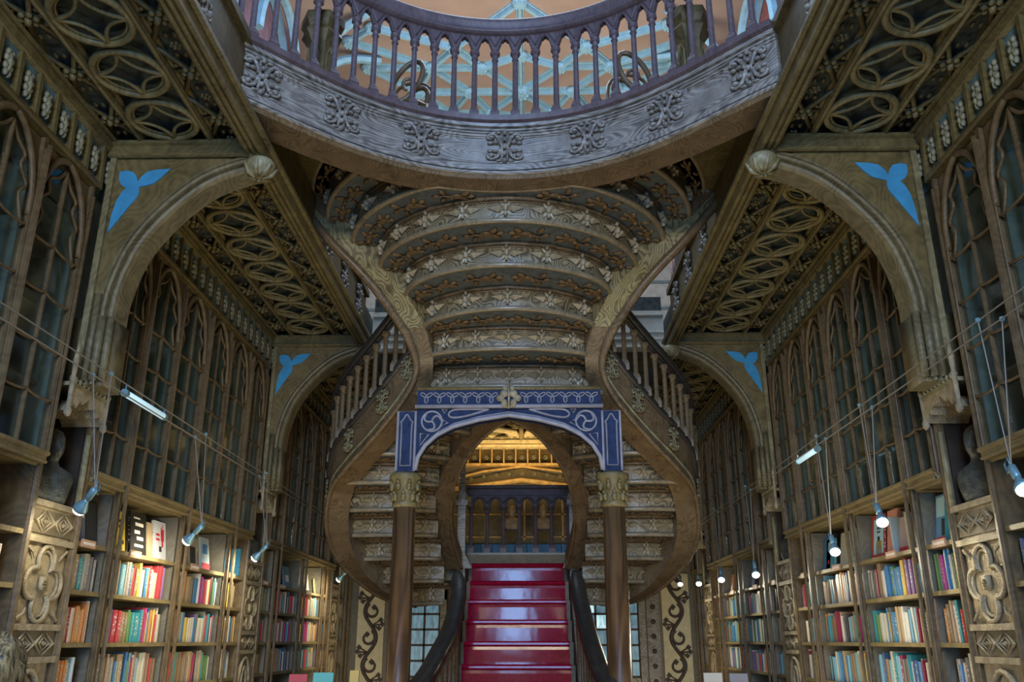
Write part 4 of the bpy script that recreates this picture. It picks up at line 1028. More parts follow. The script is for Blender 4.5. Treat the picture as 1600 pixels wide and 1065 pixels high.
        b = MB().add([tuple(f @ Vector(q)) for q in [(-.29, -.14, 3.41), (.29, -.14, 3.41), (.29, .3, 3.41), (-.29, .3, 3.41), (-.29, -.14, 3.44), (.29, -.14, 3.44), (.29, .3, 3.44), (-.29, .3, 3.44)]], [(0, 3, 2, 1), (4, 5, 6, 7), (0, 1, 5, 4), (1, 2, 6, 5), (2, 3, 7, 6), (3, 0, 4, 7)])
        b.build('canopy_top', 'oak_pale', p)
        for sx in (-1, 1):
            b = MB(); c0 = f @ Vector((sx * .28, -.13, 0))
            b.lathe([(0.012, 3.17), (0.028, 3.19), (0.03, 3.22), (0.018, 3.25), (0.02, 3.44), (0.028, 3.46), (0.018, 3.49), (0.022, 3.58), (0.026, 3.60), (0.01, 3.70), (0.004, 3.76)], 8, (c0.x, c0.y, 0)); b.build('pinnacle', 'stone_carved', p, True)
            c1 = f @ Vector((sx * .275, -.03, 0))
            if (sx > 0) == (s < 0): MB().tube([(c1.x, c1.y, 2.57), (c1.x, c1.y, 3.15)], 0.024, 7).build('niche_colonnette', 'oak_pale', p, True)
        # the bust in the niche is a thing of its own
        bm = frame((RX(s, 3.50), yc, 2.567), (s * -0.6, -0.8, 0) if s > 0 else (0.75, 0.66, 0), (0, 0, 1))
        bs = inst('bust', BUST_B, wallframe(s, 3.53, yc + .03, 2.567) @ Matrix.Rotation(0.5 * (1 if s > 0 else -1), 4, 'Z'))
        tag(bs, 'dark bronze bust in the canopied niche, %s wall, %s of the pilasters' % (SIDE[s], {'near': 'nearest', 'middle': 'middle', 'far': 'farthest'}[NEAR[yk]]), 'bust', 'busts in the wall niches')

# ================================================================== GLAZED CABINETS over the bookcases
LW = 0.73
def light_arch_mesh(mat='oak_screen'):
    """pointed head of one light with cusps; local X along the wall (0 = middle), Z up from the springing (z=4.5)"""
    b = MB(); hw = LW / 2 - 0.02
    for sx in (-1, 1):
        P = crom([(sx * hw, 0), (sx * hw * 0.96, .2), (sx * hw * .74, .42), (sx * hw * .38, .58), (0, .64)], 12)
        b.tube([(x, 0, z) for x, z in P], 0.026, 6)
        C = crom([(sx * hw * .88, -.1), (sx * hw * .62, .10), (sx * hw * .80, .20), (sx * hw * .50, .30), (sx * hw * .58, .40), (sx * hw * .26, .46), (0, .56)], 18)
        b.tube([(x, 0.01, z) for x, z in C], 0.014, 5)
        S_ = [(sx * hw, .1), (sx * hw, .62), (sx * .06, .62), (sx * hw * .45, .54), (sx * hw * .8, .36)]
        b.add([(x, .012, z) for x, z in S_], [(0, 1, 2, 3, 4)])
    return b.mesh('arch_head', mat, True)
LAM = light_arch_mesh()
def transom_mesh():
    b = MB(); hw = LW / 2
    pts = [(-hw + 2 * hw * i / 24, 0, -0.028 * abs(math.sin(PI * (i / 12))) ** 0.5 + 0.02) for i in range(25)]
    b.tube(pts, 0.012, 5); return b.mesh('transom', 'oak_screen', True)
TRM = transom_mesh()
PW, PH = LW / 2 - 0.02, 0.335
PANE = MB().box(-PW / 2, PW / 2, -0.003, 0.003, -PH / 2, PH / 2).mesh('pane', 'cabinet_glass')
TALLP = MB().box(-LW / 2 + .02, LW / 2 - .02, -0.003, 0.003, 2.9, 5.05).mesh('pane', 'cabinet_glass')
for s in (-1, 1):
    for bi, yp in enumerate(PIL):
        base = yp + DP_
        ys = [base + m for m in BAYM] if yp < 16 else [base + .365, YB - .15]
        y0, y1 = ys[0], ys[-1]
        bay = {1.5: 'nearest', 6.4: 'second', 11.3: 'third', 16.2: 'farthest'}[yp]
        g = thing('glazed_cabinet', (RX(s, AS), y0, 2.80), 'tall glazed cabinet with pointed lights above the %s bookcase on the %s wall' % (bay, SIDE[s]), 'cabinet')
        b = MB().box(*sorted((RX(s, AS - .03), RX(s, 3.75))), y0, y1, 2.80, 2.88); b.tube([(RX(s, AS - .035), y0, 2.87), (RX(s, AS - .035), y1, 2.87)], 0.02, 6); b.tube([(RX(s, AS - .03), y0, 2.81), (RX(s, AS - .03), y1, 2.81)], 0.013, 6)
        b.tube([(RX(s, AS + .04), y0, 2.797), (RX(s, AS + .04), y1, 2.797)], 0.014, 6)
        b.build('sill', 'oak_shelf', g)
        b = MB().box(*sorted((RX(s, AS - .03), RX(s, AS + .1))), y0, y1, 5.04, 5.10); b.tube([(RX(s, AS - .04), y0, 5.07), (RX(s, AS - .04), y1, 5.07)], 0.024, 6)
        b.build('head_beam', 'oak_dark', g)
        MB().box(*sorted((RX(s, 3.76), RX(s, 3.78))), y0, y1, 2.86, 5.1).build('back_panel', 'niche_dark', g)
        for z in (3.38, 3.92, 4.42):
            MB().box(*sorted((RX(s, 3.50), RX(s, 3.76))), y0, y1, z, z + .025).build('inner_shelf', 'oak_wall', g)
        vis0 = 3.6
        for k, y in enumerate(ys):
            if y < vis0: continue
            big = k in (1, 3, 5)
            w_ = .022 if big else .016
            b = MB().box(*sorted((RX(s, AS - .02), RX(s, AS + .05))), y - w_, y + w_, 2.86, 5.05)
            b.tube([(RX(s, AS - .03), y, 2.86), (RX(s, AS - .03), y, 4.95)], w_ * .85, 6)
            for dy in (-w_ * 1.2, w_ * 1.2): b.tube([(RX(s, AS - .012), y + dy, 2.84), (RX(s, AS - .012), y + dy, 4.5)], 0.008, 5)
            b.build('mullion', 'oak_screen', g)
            MB().box(*sorted((RX(s, AS + .05), RX(s, 3.76))), y - .01, y + .01, 2.88, 5.05).build('divider', 'divider_teal', g)
        for ya, yb_ in zip(ys[:-1], ys[1:]):
            yc = (ya + yb_) / 2; wd = yb_ - ya
            if yc < vis0: continue
            f = wallframe(s, AS, yc, 0); kx = wd / LW
            if wd < .2:
                inst('pane', TALLP, wallframe(s, AS + .02, yc, 0) @ sc(kx, 1, 1), g); continue
            inst('arch_head', LAM, f @ Matrix.Translation((0, 0, 4.41)) @ sc(kx, 1, 1), g)
            MB().box(*sorted((RX(s, AS - .01), RX(s, AS + .03))), yc - .008, yc + .008, 2.87, 4.95).build('glazing_bar', 'oak_screen', g)
            for z in (3.25, 3.61, 3.97, 4.33):
                inst('transom', TRM, f @ Matrix.Translation((0, 0, z)) @ sc(kx, 1, 1), g)
            if yp < 11:
                for q in range(2):
                    for r in range(6):
                        inst('pane', PANE, wallframe(s, AS + .02, yc + (q - .5) * wd / 2, 3.065 + r * 0.36) @ Matrix.Rotation(random.uniform(-.02, .02), 4, 'Z') @ Matrix.Rotation(random.uniform(-.015, .015), 4, 'X') @ sc(kx, 1, 1), g)
            else:
                inst('pane', TALLP, wallframe(s, AS + .02, yc, 0) @ sc(kx, 1, 1), g)

# ================================================================== BOOKCASES
ZS = [2.34, 1.975, 1.585, 1.19, 0.80, 0.40]
BAYS = []
for s in (-1, 1):
    for yp in PIL:
        base = yp + DP_; y0 = base + 0.365; y1 = (base + 4.535) if yp < 16 else YB
        bay = {1.5: 'nearest', 6.4: 'second', 11.3: 'third', 16.2: 'farthest'}[yp]
        g = thing('bookcase', (RX(s, 3.42), y0, 0), 'open oak bookcase with slender front posts, %s bay of the %s wall' % (bay, SIDE[s]), 'bookcase')
        MB().box(*sorted((RX(s, 3.74), RX(s, 3.78))), y0, y1, 0, 2.78).build('back_panel', 'oak_wall', g)
        for z in ZS:
            MB().box(*sorted((RX(s, 3.40), RX(s, 3.74))), y0, y1, z - .035, z).build('shelf', 'oak_shelf', g)
        MB().box(*sorted((RX(s, 3.44), RX(s, 3.74))), y0, y1, 0, 0.36).build('plinth', 'oak_dark', g)
        ups = [base + BAYM[k] for k in (1, 3, 5) if base + BAYM[k] < y1 - .1]
        for y in ups:
            MB().box(*sorted((RX(s, 3.42), RX(s, 3.74))), y - .015, y + .015, .36, 2.78).build('upright', 'oak_wall', g)
            b = MB().box(*sorted((RX(s, AS - .01), RX(s, AS + .04))), y - .02, y + .02, 0, 2.80); b.tube([(RX(s, AS - .05), y, 0), (RX(s, AS - .05), y, 4.98)], 0.018, 6); b.tube([(RX(s, AS), y - .022, 0), (RX(s, AS), y - .022, 2.8)], 0.008, 5)
            b.build('post', 'oak_screen', g)
        sec = [y0] + ups + [y1]
        BAYS.append((s, yp, bay, sec, g))
# shelf labels
k = 0
for (s, yp, bay, sec, g) in BAYS:
    if yp in (6.4, 11.3):
        for a, b_ in zip(sec[:-1], sec[1:]):
            ym = a + (b_ - a) * (0.35 if s < 0 else 0.45)
            MB().box(*sorted((RX(s, 3.385), RX(s, 3.40))), ym - .11, ym + .11, 2.30, 2.36).build('shelf_label', 'label_card', g)
            bb = MB()
            for i in range(7):
                bb.box(*sorted((RX(s, 3.384), RX(s, 3.386))), ym - .09 + i * .027, ym - .09 + i * .027 + .016, 2.32, 2.342)
            bb.build('lettering', 'print_white', g)

# ------------------------------------------------------------------ books
PALL = {(0.55, 0.50, 0.38): 'cream', (0.62, 0.60, 0.52): 'white', (0.45, 0.05, 0.06): 'red', (0.30, 0.03, 0.07): 'burgundy', (0.05, 0.11, 0.22): 'navy', (0.06, 0.20, 0.36): 'blue', (0.18, 0.38, 0.45): 'light blue',
        (0.05, 0.26, 0.28): 'teal', (0.05, 0.045, 0.04): 'black', (0.16, 0.14, 0.11): 'charcoal', (0.32, 0.29, 0.24): 'grey', (0.62, 0.44, 0.10): 'yellow', (0.55, 0.22, 0.06): 'orange', (0.12, 0.22, 0.07): 'green',
        (0.40, 0.05, 0.22): 'magenta', (0.26, 0.16, 0.09): 'brown', (0.40, 0.29, 0.16): 'tan', (0.22, 0.13, 0.26): 'violet'}
PC = list(PALL)
WL = [5, 6, 4, 2, 2, 3, 3, 2, 3, 4, 4, 3, 2, 2, 2, 3, 3, 1]
WR = [4, 5, 2, 2, 3, 6, 5, 5, 2, 4, 4, 1, 1, 2, 1, 3, 2, 2]
def book_mesh():
    """unit book: spine towards local -X, thickness Y 0..1, depth X 0..1, height Z 0..1"""
    b = MB()
    sp = [(0.03, 0.0), (0.0, 0.22), (0.0, 0.78), (0.03, 1.0)]
    v = []
    for z in (0, 1):
        for x, y in sp: v.append((x, y, z))
        v.append((1, 1, z)); v.append((1, 0, z))
    b.add(v, [(0, 1, 7, 6), (1, 2, 8, 7), (2, 3, 9, 8), (3, 4, 10, 9), (5, 0, 6, 11)])
    n0 = len(b.f)
    b.add([(0.02, .1, .985), (.985, .1, .985), (.985, .9, .985), (.02, .9, .985), (0.02, .1, .015), (.985, .1, .015), (.985, .9, .015), (.02, .9, .015)], [(0, 1, 2, 3), (4, 7, 6, 5), (1, 5, 6, 2)])
    me = b.mesh('book', 'book_cover'); me.materials.append(M['page'])
    for i, p in enumerate(me.polygons): p.material_index = 1 if i >= n0 else 0
    return me
BOOK = book_mesh()
ORD = ['', 'first', 'second', 'third', 'fourth', 'fifth', 'sixth', 'seventh', 'eighth', 'ninth', 'tenth', 'eleventh', 'twelfth', 'thirteenth', 'fourteenth', 'fifteenth', 'sixteenth', 'seventeenth', 'eighteenth', 'nineteenth', 'twentieth']
def ordn(n):
    if n <= 20: return ORD[n]
    if n < 30: return 'twenty-' + ORD[n - 20]
    if n == 30: return 'thirtieth'
    if n < 40: return 'thirty-' + ORD[n - 30]
    if n == 40: return 'fortieth'
    return ('forty-' + ORD[n - 40]) if n < 50 else ('fifty-' + ORD[n - 50] if n > 50 else 'fiftieth')
rng = random.Random(21)
BK = []
ROWN = {1.975: 'upper', 1.585: 'middle', 1.19: 'lower'}
for (s, yp, bay, sec, g) in BAYS:
    for ri, z in enumerate((1.975, 1.585, 1.19)):
        for si, (a, b_) in enumerate(zip(sec[:-1], sec[1:])):
            y = a + 0.035; n = 0; W_ = WL if s < 0 else WR
            endgap = rng.choice([0.01, 0.02, 0.03, 0.08])
            run = 0; col = PC[0]; tall = 0.27
            while True:
                if run <= 0:
                    col = rng.choices(PC, W_)[0]; run = rng.choice([1, 1, 1, 1, 2, 3]); tall = rng.uniform(0.235, 0.315); thick = rng.choice([0.02, 0.025, 0.03, 0.036, 0.044, 0.054])
                th = thick * rng.uniform(.95, 1.05)
                if y + th > b_ - 0.03 - endgap: break
                n += 1; run -= 1
                BK.append(dict(s=s, yp=yp, bay=bay, sec=si, ns=len(sec) - 1, row=z, n=n, y=y, th=th, h=tall * rng.uniform(.985, 1.015), d=rng.uniform(.17, .24), col=col, lean=(rng.uniform(-.012, .012) if rng.random() > .06 else rng.uniform(.05, .12))))
                y += th + (0.001 if rng.random() > .05 else 0.02)
def bvis(b):
    return b['yp'] > 5 or b['y'] > 4.9
BK = [b for b in BK if bvis(b)]
BK.sort(key=lambda b: (math.hypot(b['y'], 3.5) / (b['th'] + .04) * .1 + math.hypot(b['y'], 3.5)) if b['y'] > 5.9 or True else 0)
SECN = ['first', 'second', 'third', 'fourth']
def bmat(b):
    s = b['s']; xs = RX(s, 3.435 + (hash((b['n'], b['sec'])) % 5) * .004)
    m = Matrix.Translation((xs, b['y'] + (b['th'] if s > 0 else 0) * 0, b['row'] + .001))
    if s < 0: m = m @ Matrix.Scale(-1, 4, (1, 0, 0))
    lean = Matrix.Identity(4); lean[1][2] = b['lean']
    return m @ lean @ sc(b['d'], b['th'], b['h'])
far = MB(); far_c = []
for i, b in enumerate(BK):
    if i < 300:
        o = inst('book', BOOK, bmat(b))
        o.color = (*[min(1, c * rng.uniform(.9, 1.1)) for c in b['col']], 1)
        side = SIDE[b['s']]
        kind = 'thin' if b['th'] < .027 else ('thick' if b['th'] > .048 else 'upright')
        tag(o, '%s %s book, %s from near post, %s row, %s section, %s bay, %s wall' % (kind, PALL[b['col']], ordn(b['n']), ROWN[b['row']], SECN[b['sec']], b['bay'], side), 'book', 'books on the %s wall shelves' % side)
    else:
        k0 = len(far.f); far.add([tuple(bmat(b) @ Vector(v.co)) for v in BOOK.vertices], [tuple(p.vertices) for p in BOOK.polygons])
        for q in range(len(far.f) - k0): far_c.append(b['col'] if q < 5 else (0.6, .56, .44))
me = far.mesh('books_far', 'book_cover_far')
ca = me.color_attributes.new('cover', 'FLOAT_COLOR', 'CORNER'); dat = []
for p, c in zip(me.polygons, far_c):
    for _ in p.loop_indices: dat += [*c, 1.0]
ca.data.foreach_set('color', dat)
fo = inst('shelved_books', me, I4); tag(fo, 'rows of small distant books filling the farther wall shelves', 'books'); fo['kind'] = 'stuff'

# face-out display books on the top shelf
def cover_mesh(): 
    b = MB().box(-.5, .5, -.5, .5, 0, 1); return b.mesh('display_book', 'book_cover')
DISPM = cover_mesh()
def display(s, y, wd, h, col, label, design=None, lean=0.14, z=2.341, a=3.50):
    root = thing('display_book', (RX(s, a), y, z), label, 'book', 'display books on the top shelves')
    f = wallframe(s, a, y, z) @ Matrix.Rotation(-lean, 4, 'X')
    o = inst('cover', DISPM, f @ sc(wd, 0.025, h), root); o.color = (*col, 1)
    def rect(x0, x1, z0, z1, mat, nm='print'):
        MB().add([tuple(f @ Vector((x, -.0140, zz))) for x, zz in ((x0 * wd, z0 * h), (x1 * wd, z0 * h), (x1 * wd, z1 * h), (x0 * wd, z1 * h))], [(0, 1, 2, 3)]).build(nm, mat, root)
    for d in design or []: rect(*d)
def spine_stand(s, y, th, h, col, label):
    o = inst('display_book', BOOK, bmat(dict(s=s, n=3, sec=1, y=y, th=th, row=2.34, d=.2, h=h, lean=0.02))); o.color = (*col, 1); tag(o, label, 'book', 'display books on the top shelves')
W_, D_, R_ = 'print_white', 'print_dark', 'print_red'
plain('print_yellow', (0.7, 0.5, 0.06), .6, var=0); plain('print_blue', (0.06, 0.2, 0.42), .6, var=0); plain('print_sky', (0.35, 0.55, 0.62), .6, var=0); plain('print_pink', (0.6, .3, .24), .6, var=0)
display(-1, 7.00, .17, .30, (0.13, .15, .24), 'slate blue hardback standing face out beside the near left pilaster', [(-.35, .35, .7, .78, W_)])
display(-1, 7.20, .20, .36, (0.03, .03, .028), 'plain black book face out, left wall beside the near pilaster')
display(-1, 7.48, .12, .36, (0.55, .25, .07), 'orange and red patterned book beside the first left post', [(-.4, .1, .5, .85, 'print_yellow'), (-.3, .4, .1, .4, R_)])
display(-1, 7.74, .16, .36, (0.62, .46, .04), 'yellow book with black block letters on the left top shelf', [(-.3, -.05, .72, .80, D_), (.05, .35, .72, .80, D_), (-.3, .0, .58, .66, D_), (.1, .35, .58, .66, D_), (-.35, .35, .2, .3, D_), (-.1, .1, .05, .2, D_)])
display(-1, 8.10, .34, .40, (0.025, .025, .022), 'large black book with white script title on the left top shelf', [(-.3, .1, .84, .88, W_), (-.2, .32, .68, .76, W_), (-.25, .1, .50, .58, W_), (-.1, .3, .36, .44, W_), (-.25, .3, .2, .26, W_)])
display(-1, 8.36, .12, .34, (0.48, .36, .22), 'narrow tan book between the black and the white display books')
display(-1, 8.60, .28, .38, (0.66, .68, .70), 'white book with a red raised hand on its cover', [(.12, .26, .35, .8, R_), (.06, .12, .5, .86, R_), (.26, .33, .5, .82, R_), (.16, .21, .78, .92, R_), (-.35, -.05, .62, .68, R_), (-.35, -.05, .5, .56, R_), (-.1, .12, .22, .36, D_)])
display(-1, 9.02, .12, .30, (0.10, .22, .30), 'blue book under the second left spot lamp')
display(-1, 9.47, .26, .32, (0.45, .36, .26), 'sepia photo book standing face out on the left top shelf', [(-.3, .3, .15, .7, D_)])
display(-1, 9.85, .26, .36, (0.4, .5, .55), 'pale book with a red foot and blue picture, left wall', [(-.5, .5, 0, .22, R_), (-.3, .3, .5, .8, 'print_blue')])
spine_stand(-1, 10.86, .05, .34, (0.05, .25, .42), 'upright bright blue book at the end of the left display shelf')
spine_stand(-1, 10.42, .05, .3, (0.05, .22, .36), 'upright blue book just past the third left post')
display(-1, 13.30, .3, .32, (0.10, .28, .45), 'blue and white book face out on the farther left shelf', [(-.3, .3, .3, .6, W_)])
display(-1, 13.90, .22, .30, (0.2, .3, .4), 'slate book face out on the farther left shelf')
display(-1, 14.50, .3, .30, (0.45, .42, .34), 'grey book face out on the farther left shelf')
display(-1, 15.20, .22, .26, (0.5, .46, .2), 'olive yellow book face out on the farther left shelf')
display(1, 7.14, .26, .40, (0.12, .26, .40), 'book with sea and rock picture beside the near right pilaster', [(-.45, .45, .55, .95, 'print_sky'), (-.45, .45, 0, .14, R_), (-.1, .4, .16, .5, D_)])
display(1, 6.95, .1, .34, (0.03, .26, .36), 'narrow teal book leaning beside the near right pilaster', a=3.45)
spine_stand(1, 7.42, .05, .33, (0.06, .2, .42), 'blue spined book beside the first right post')
spine_stand(1, 7.48, .045, .33, (0.42, .4, .34), 'grey spined book beside the first right post')
spine_stand(1, 7.66, .06, .33, (0.36, .33, .26), 'stone coloured upright book past the first right post')
display(1, 7.91, .20, .32, (0.36, .27, .24), 'brown book with a red band face out near the right lamp', [(-.5, .5, 0, .16, R_)])
spine_stand(1, 8.02, .03, .33, (0.3, .36, .34), 'thin grey green upright book on the right top shelf')
display(1, 8.17, .24, .42, (0.55, .24, .17), 'salmon book with a brown fan shape under the right lamp', [(-.1, .25, .3, .7, 'label_card')])
display(1, 8.53, .30, .42, (0.42, .05, .04), 'red bordered book with a pale oval picture on the right top shelf', [(-.3, .5, .1, .9, 'print_sky'), (-.1, .4, .1, .4, 'print_yellow'), (.0, .2, .4, .5, D_), (-.05, .3, .66, .71, D_), (-.05, .25, .58, .62, D_)])
display(1, 9.16, .30, .36, (0.30, .40, .34), 'pale green book face out past the second right post')
display(1, 9.46, .22, .36, (0.48, .46, .38), 'pale grey book half hidden by the bright right lamp')
display(1, 9.90, .26, .34, (0.08, .30, .32), 'teal book with a red spot beneath the right lamp', [(-.3, -.1, .2, .32, R_), (-.3, .3, .6, .9, 'print_sky')])
display(1, 10.02, .24, .38, (0.05, .17, .34), 'deep blue book beside the third right post')
display(1, 10.60, .2, .34, (0.24, .15, .09), 'brown book at the far end of the right top shelf')
for i, (y, c, nm) in enumerate(((11.95, (.42, .4, .34), 'light grey'), (12.5, (.2, .17, .13), 'dark brown'), (12.9, (.36, .27, .2), 'tan'), (13.5, (.15, .2, .25), 'slate'), (14.1, (.3, .3, .28), 'mid grey'), (14.8, (.45, .2, .08), 'rust orange'))):
    display(1, y, .26, .30, c, '%s book face out on the farther right top shelf' % nm)

# ================================================================== LAMPS, CABLES, TUBES
def wire(name, pts, r, label, cat, grp):
    return tag(MB().tube(pts, r, 5).build(name, 'cable_steel'), label, cat, grp)
for s, a0 in ((-1, -3.0), (1, 3.1)):
    for nm, z0, z1 in (('upper', 3.55, 3.47), ('lower', 3.42, 3.39)):
        wire('lamp_cable', [(a0 - s * (.0 if nm == 'upper' else .06), 3.5, z0), (a0 - s * (.0 if nm == 'upper' else .06), 17.2, z1)], 0.006, '%s of the two taut steel lamp cables along the %s wall' % (nm, SIDE[s]), 'cable', 'lamp cables')
def spot_lamp(x, y, z, label, s, power, aim):
    l = thing('spot_lamp', (x, y, z), label, 'lamp', 'cable lamps')
    ztop = 3.45
    d = Vector(aim).normalized()
    m = frame((x, y, z), d.cross(Vector((0, 0, 1))) if abs(d.z) < .98 else (1, 0, 0), -d)
    h = MB().lathe([(0.052, 0.0), (0.05, 0.02), (0.032, 0.06), (0.02, 0.085), (0.018, 0.10)], 12, mat=m); h.build('reflector', 'lamp_steel', l, True)
    MB().lathe([(0.016, 0.10), (0.026, 0.11), (0.026, 0.20), (0.014, 0.21)], 8, mat=m).build('socket', 'lamp_steel', l, True)
    MB().blob((0, 0, -0.005), (0.046, 0.046, 0.03), 12, 7, mat=m).build('bulb', 'bulb', l, True)
    tp = m @ Vector((0, 0, 0.2))
    MB().tube([tuple(tp), (tp.x, tp.y + .03, tp.z + .06), (tp.x, tp.y + .07, tp.z + .03), (tp.x, tp.y + .05, tp.z - .03), tuple(tp)], 0.006, 5).build('flex_loop', 'lamp_steel', l, True)
    for dy in (-.12, .14):
        MB().tube([tuple(tp), (x + (.0), y + dy, ztop + (.06 if dy > 0 else -.03))], 0.0045, 4).build('suspension_rod', 'cable_steel', l)
        MB().blob((x, y + dy, ztop + (.06 if dy > 0 else -.03)), 0.018, 6, 4).build('clamp', 'lamp_steel', l)
    ld = bpy.data.lights.new('spot_lamp_light', 'SPOT'); ld.energy = power; ld.color = (1.0, 0.90, 0.66); ld.spot_size = math.radians(150); ld.spot_blend = 0.8; ld.shadow_soft_size = 0.05
    lo = bpy.data.objects.new('lamp_light', ld); COL.objects.link(lo); lo.parent = l
    p = Vector((x, y, z)) + d * 0.06; lo.matrix_basis = Matrix.Translation(p - Vector((x, y, z))) @ d.to_track_quat('-Z', 'Y').to_matrix().to_4x4()
for i, (y, z, t) in enumerate(((6.02, 2.47, 'lit spot lamp beside the near left pilaster'), (8.03, 2.47, 'spot lamp over the left display shelf, left wall, second from the camera'), (10.1, 2.5, 'spot lamp near the middle left pilaster'), (14.7, 2.56, 'farthest spot lamp on the left wall'))):
    spot_lamp(-2.95, y, z, t, -1, 44 if i else 13, (-0.7, 0.3, -0.65) if i else (-.6, .4, -.6))
for i, (y, z, t) in enumerate(((4.98, 2.42, 'bright lamp cut by the right picture edge'), (7.04, 2.50, 'bright looped cord lamp over the red bordered book, right wall'), (8.21, 2.38, 'bright lamp over the pale green book, right wall'), (11.15, 2.38, 'lit lamp beside the middle right pilaster'), (13.16, 2.45, 'lit lamp over the third right bookcase'), (14.91, 2.50, 'small lamp near the right scroll panel'), (16.73, 2.60, 'farthest glaring lamp above the right scroll panel'))):
    spot_lamp(3.05, y, z, t, 1, 34, (-0.12, -0.62, -0.75))
for (x, y0, y1, z, lab) in ((-3.0, 6.52, 7.28, 3.46, 'short bluish fluorescent tube hung on the left cables'), (3.1, 8.5, 9.15, 3.41, 'short bluish fluorescent tube hung on the right cables')):
    t = thing('fluorescent_tube', (x, y0, z), lab, 'lamp')
    MB().tube([(x, y0, z), (x, y1, z)], 0.028, 10).build('tube', 'tube_light', t, True)
    for y in (y0, y1): MB().tube([(x, y - .02, z), (x, y + .02, z)], 0.032, 10).tube([(x, y, z), (x, y, z + .07)], 0.006, 5).build('end_cap', 'lamp_steel', t)

# ================================================================== BACK WALL
wb = sroot('wall_back', (XM, YB, 0))
MB().box(RX(-1, 3.8), RX(1, 3.8), YB, YB + .2, 0, 6.3).build('panelling', 'oak_wall', wb)
MB().box(-1.35, 1.45, YB - .05, YB, 3.1, 4.45).build('plaster_field', 'warm_wall', wb)
for x in (-0.65, 0.13, 0.9): MB().box(x - .02, x + .02, YB - .07, YB - .05, 3.5, 4.45).build('panel_stile', 'gold_wood', wb)
for z in (3.55, 4.0): MB().box(-1.3, 1.4, YB - .07, YB - .05, z, z + .03).build('panel_rail', 'gold_wood', wb)
for i in range(11):
    MB().box(-1.2 + i * .23, -0.985 + i * .23, YB - .09, YB - .05, 3.2, 3.42).build('tile', 'tile_blue', wb)
# pediment, star band, coffer band, lace cornice
PED = [(-1.45, 4.45), (1.6, 4.45), (1.6, 4.62), (0.08, 4.95), (-1.45, 4.62)]
pd = MB().prism(PED, lambda u, v: (u, YB - .10, v), lambda u, v: (u, YB, v)).build('pediment', 'oak_dark', wb)
for sx in (-1, 1):
    MB().tube([(0.08, YB - .16, 4.70), (0.08 + sx * 1.5, YB - .16, 4.50)], 0.05, 6).build('pediment_moulding', 'gold_wood', wb)
    MB().tube([(0.08, YB - .12, 4.98), (0.08 + sx * 0.8, YB - .12, 4.88), (0.08 + sx * 1.5, YB - .12, 4.70)], 0.025, 6).build('pediment_moulding', 'gold_wood', wb)
for i in range(-5, 6):
    x = 0.08 + i * 0.26
    inst('star', ROSE_P, frame((x, YB - .12, 4.83 - 0.012 * i * i * .55), (1, 0, 0), (0, -1, 0)) @ sc(.55), wb)
MB().box(-1.5, 1.65, YB - .22, YB, 4.98, 5.03).build('cornice', 'gold_wood', wb)
for i in range(-6, 7):
    x = 0.08 + i * 0.245
    MB().box(x - .135, x - .11, YB - .2, YB - .06, 5.03, 5.33).build('bracket', 'gold_wood', wb)
    inst('star', ROSE_P, frame((x, YB - .09, 5.17), (1, 0, 0), (0, -1, 0)) @ sc(.7), wb)
MB().box(-1.5, 1.65, YB - .06, YB, 5.03, 5.36).build('coffer_back', 'oak_dark', wb)
for z, d in ((5.35, .3), (5.42, .42), (5.50, .55)): MB().box(-1.6, 1.75, YB - d, YB, z, z + .05).build('cornice', 'gold_pale', wb)
for x, sd in ((-0.12, 'left'), (0.50, 'right')):
    bk = MB().taper(0, 0, 0, .2, .07, .07, .2, .15).build('bracket', 'oak_dark'); 
    bk.location = (x, YB - .25, 3.45); tag(bk, 'dark wall bracket under the %s far bust' % sd, 'bracket')
    bs = inst('bust', BUST_S, Matrix.Translation((x, YB - .25, 3.652)) @ sc(.95)); tag(bs, '%s of the two small stone busts behind the landing balustrade' % ('left hand' if sd == 'left' else 'right hand'), 'bust')
# scroll panels
def scroll_panel(x0, x1, label, flip):
    p = thing('scroll_panel', ((x0 + x1) / 2, YB - .05, 0.4), label, 'panel')
    MB().box(x0, x1, YB - .05, YB - .005, 0.4, 2.85).build('panel', 'scroll_cream', p)
    cx = (x0 + x1) / 2; A = 0.125; P = 1.0; N = 80
    main = [(cx + flip * A * math.sin(2 * PI * (z - .4) / P), YB - .06, z) for z in [0.42 + 2.4 * i / N for i in range(N + 1)]]
    MB().tube(main, 0.034, 6).build('vine_stem', 'scroll_dark', p)
    k = 0; z = 0.4 + P / 4
    while z < 2.75:
        sg = flip * (1 if k % 2 == 0 else -1)
        c = MB()
        pts = []
        for i in range(22):                      # spiral curl inside the bend
            t = i / 21.0; a = PI * 0.35 - t * PI * 1.75; r = 0.145 - 0.075 * t
            pts.append((cx + sg * (-.035 + r * math.cos(a)), YB - .062, z + r * math.sin(a)))
        c.tube(pts, [0.028 - 0.006 * i / 21 for i in range(22)], 6)
        e = pts[-1]; q_ = Matrix.Translation(e) @ Matrix.Rotation(.7, 4, 'Y'); c.box(-.042, .042, -.01, .01, -.042, .042, q_)
        for (dx, dz) in ((.20, .10), (.23, .0), (.17, -.09)):
            b0 = (cx + sg * 0.03, YB - .06, z + P / 4 - .02); b1 = (cx + sg * dx, YB - .06, z + P / 4 + dz * .8)
            c.tube([b0, b1], 0.015, 5)
            q_ = Matrix.Translation(b1) @ Matrix.Rotation(.7, 4, 'Y'); c.box(-.038, .038, -.01, .01, -.038, .038, q_)
        c.build('vine_curl', 'scroll_dark', p); z += P / 2; k += 1
scroll_panel(-3.14, -2.62, 'cream panel with dark scrolling vine, left end of the back wall', 1)
scroll_panel(2.80, 3.34, 'cream panel with dark scrolling vine, right end of the back wall', -1)
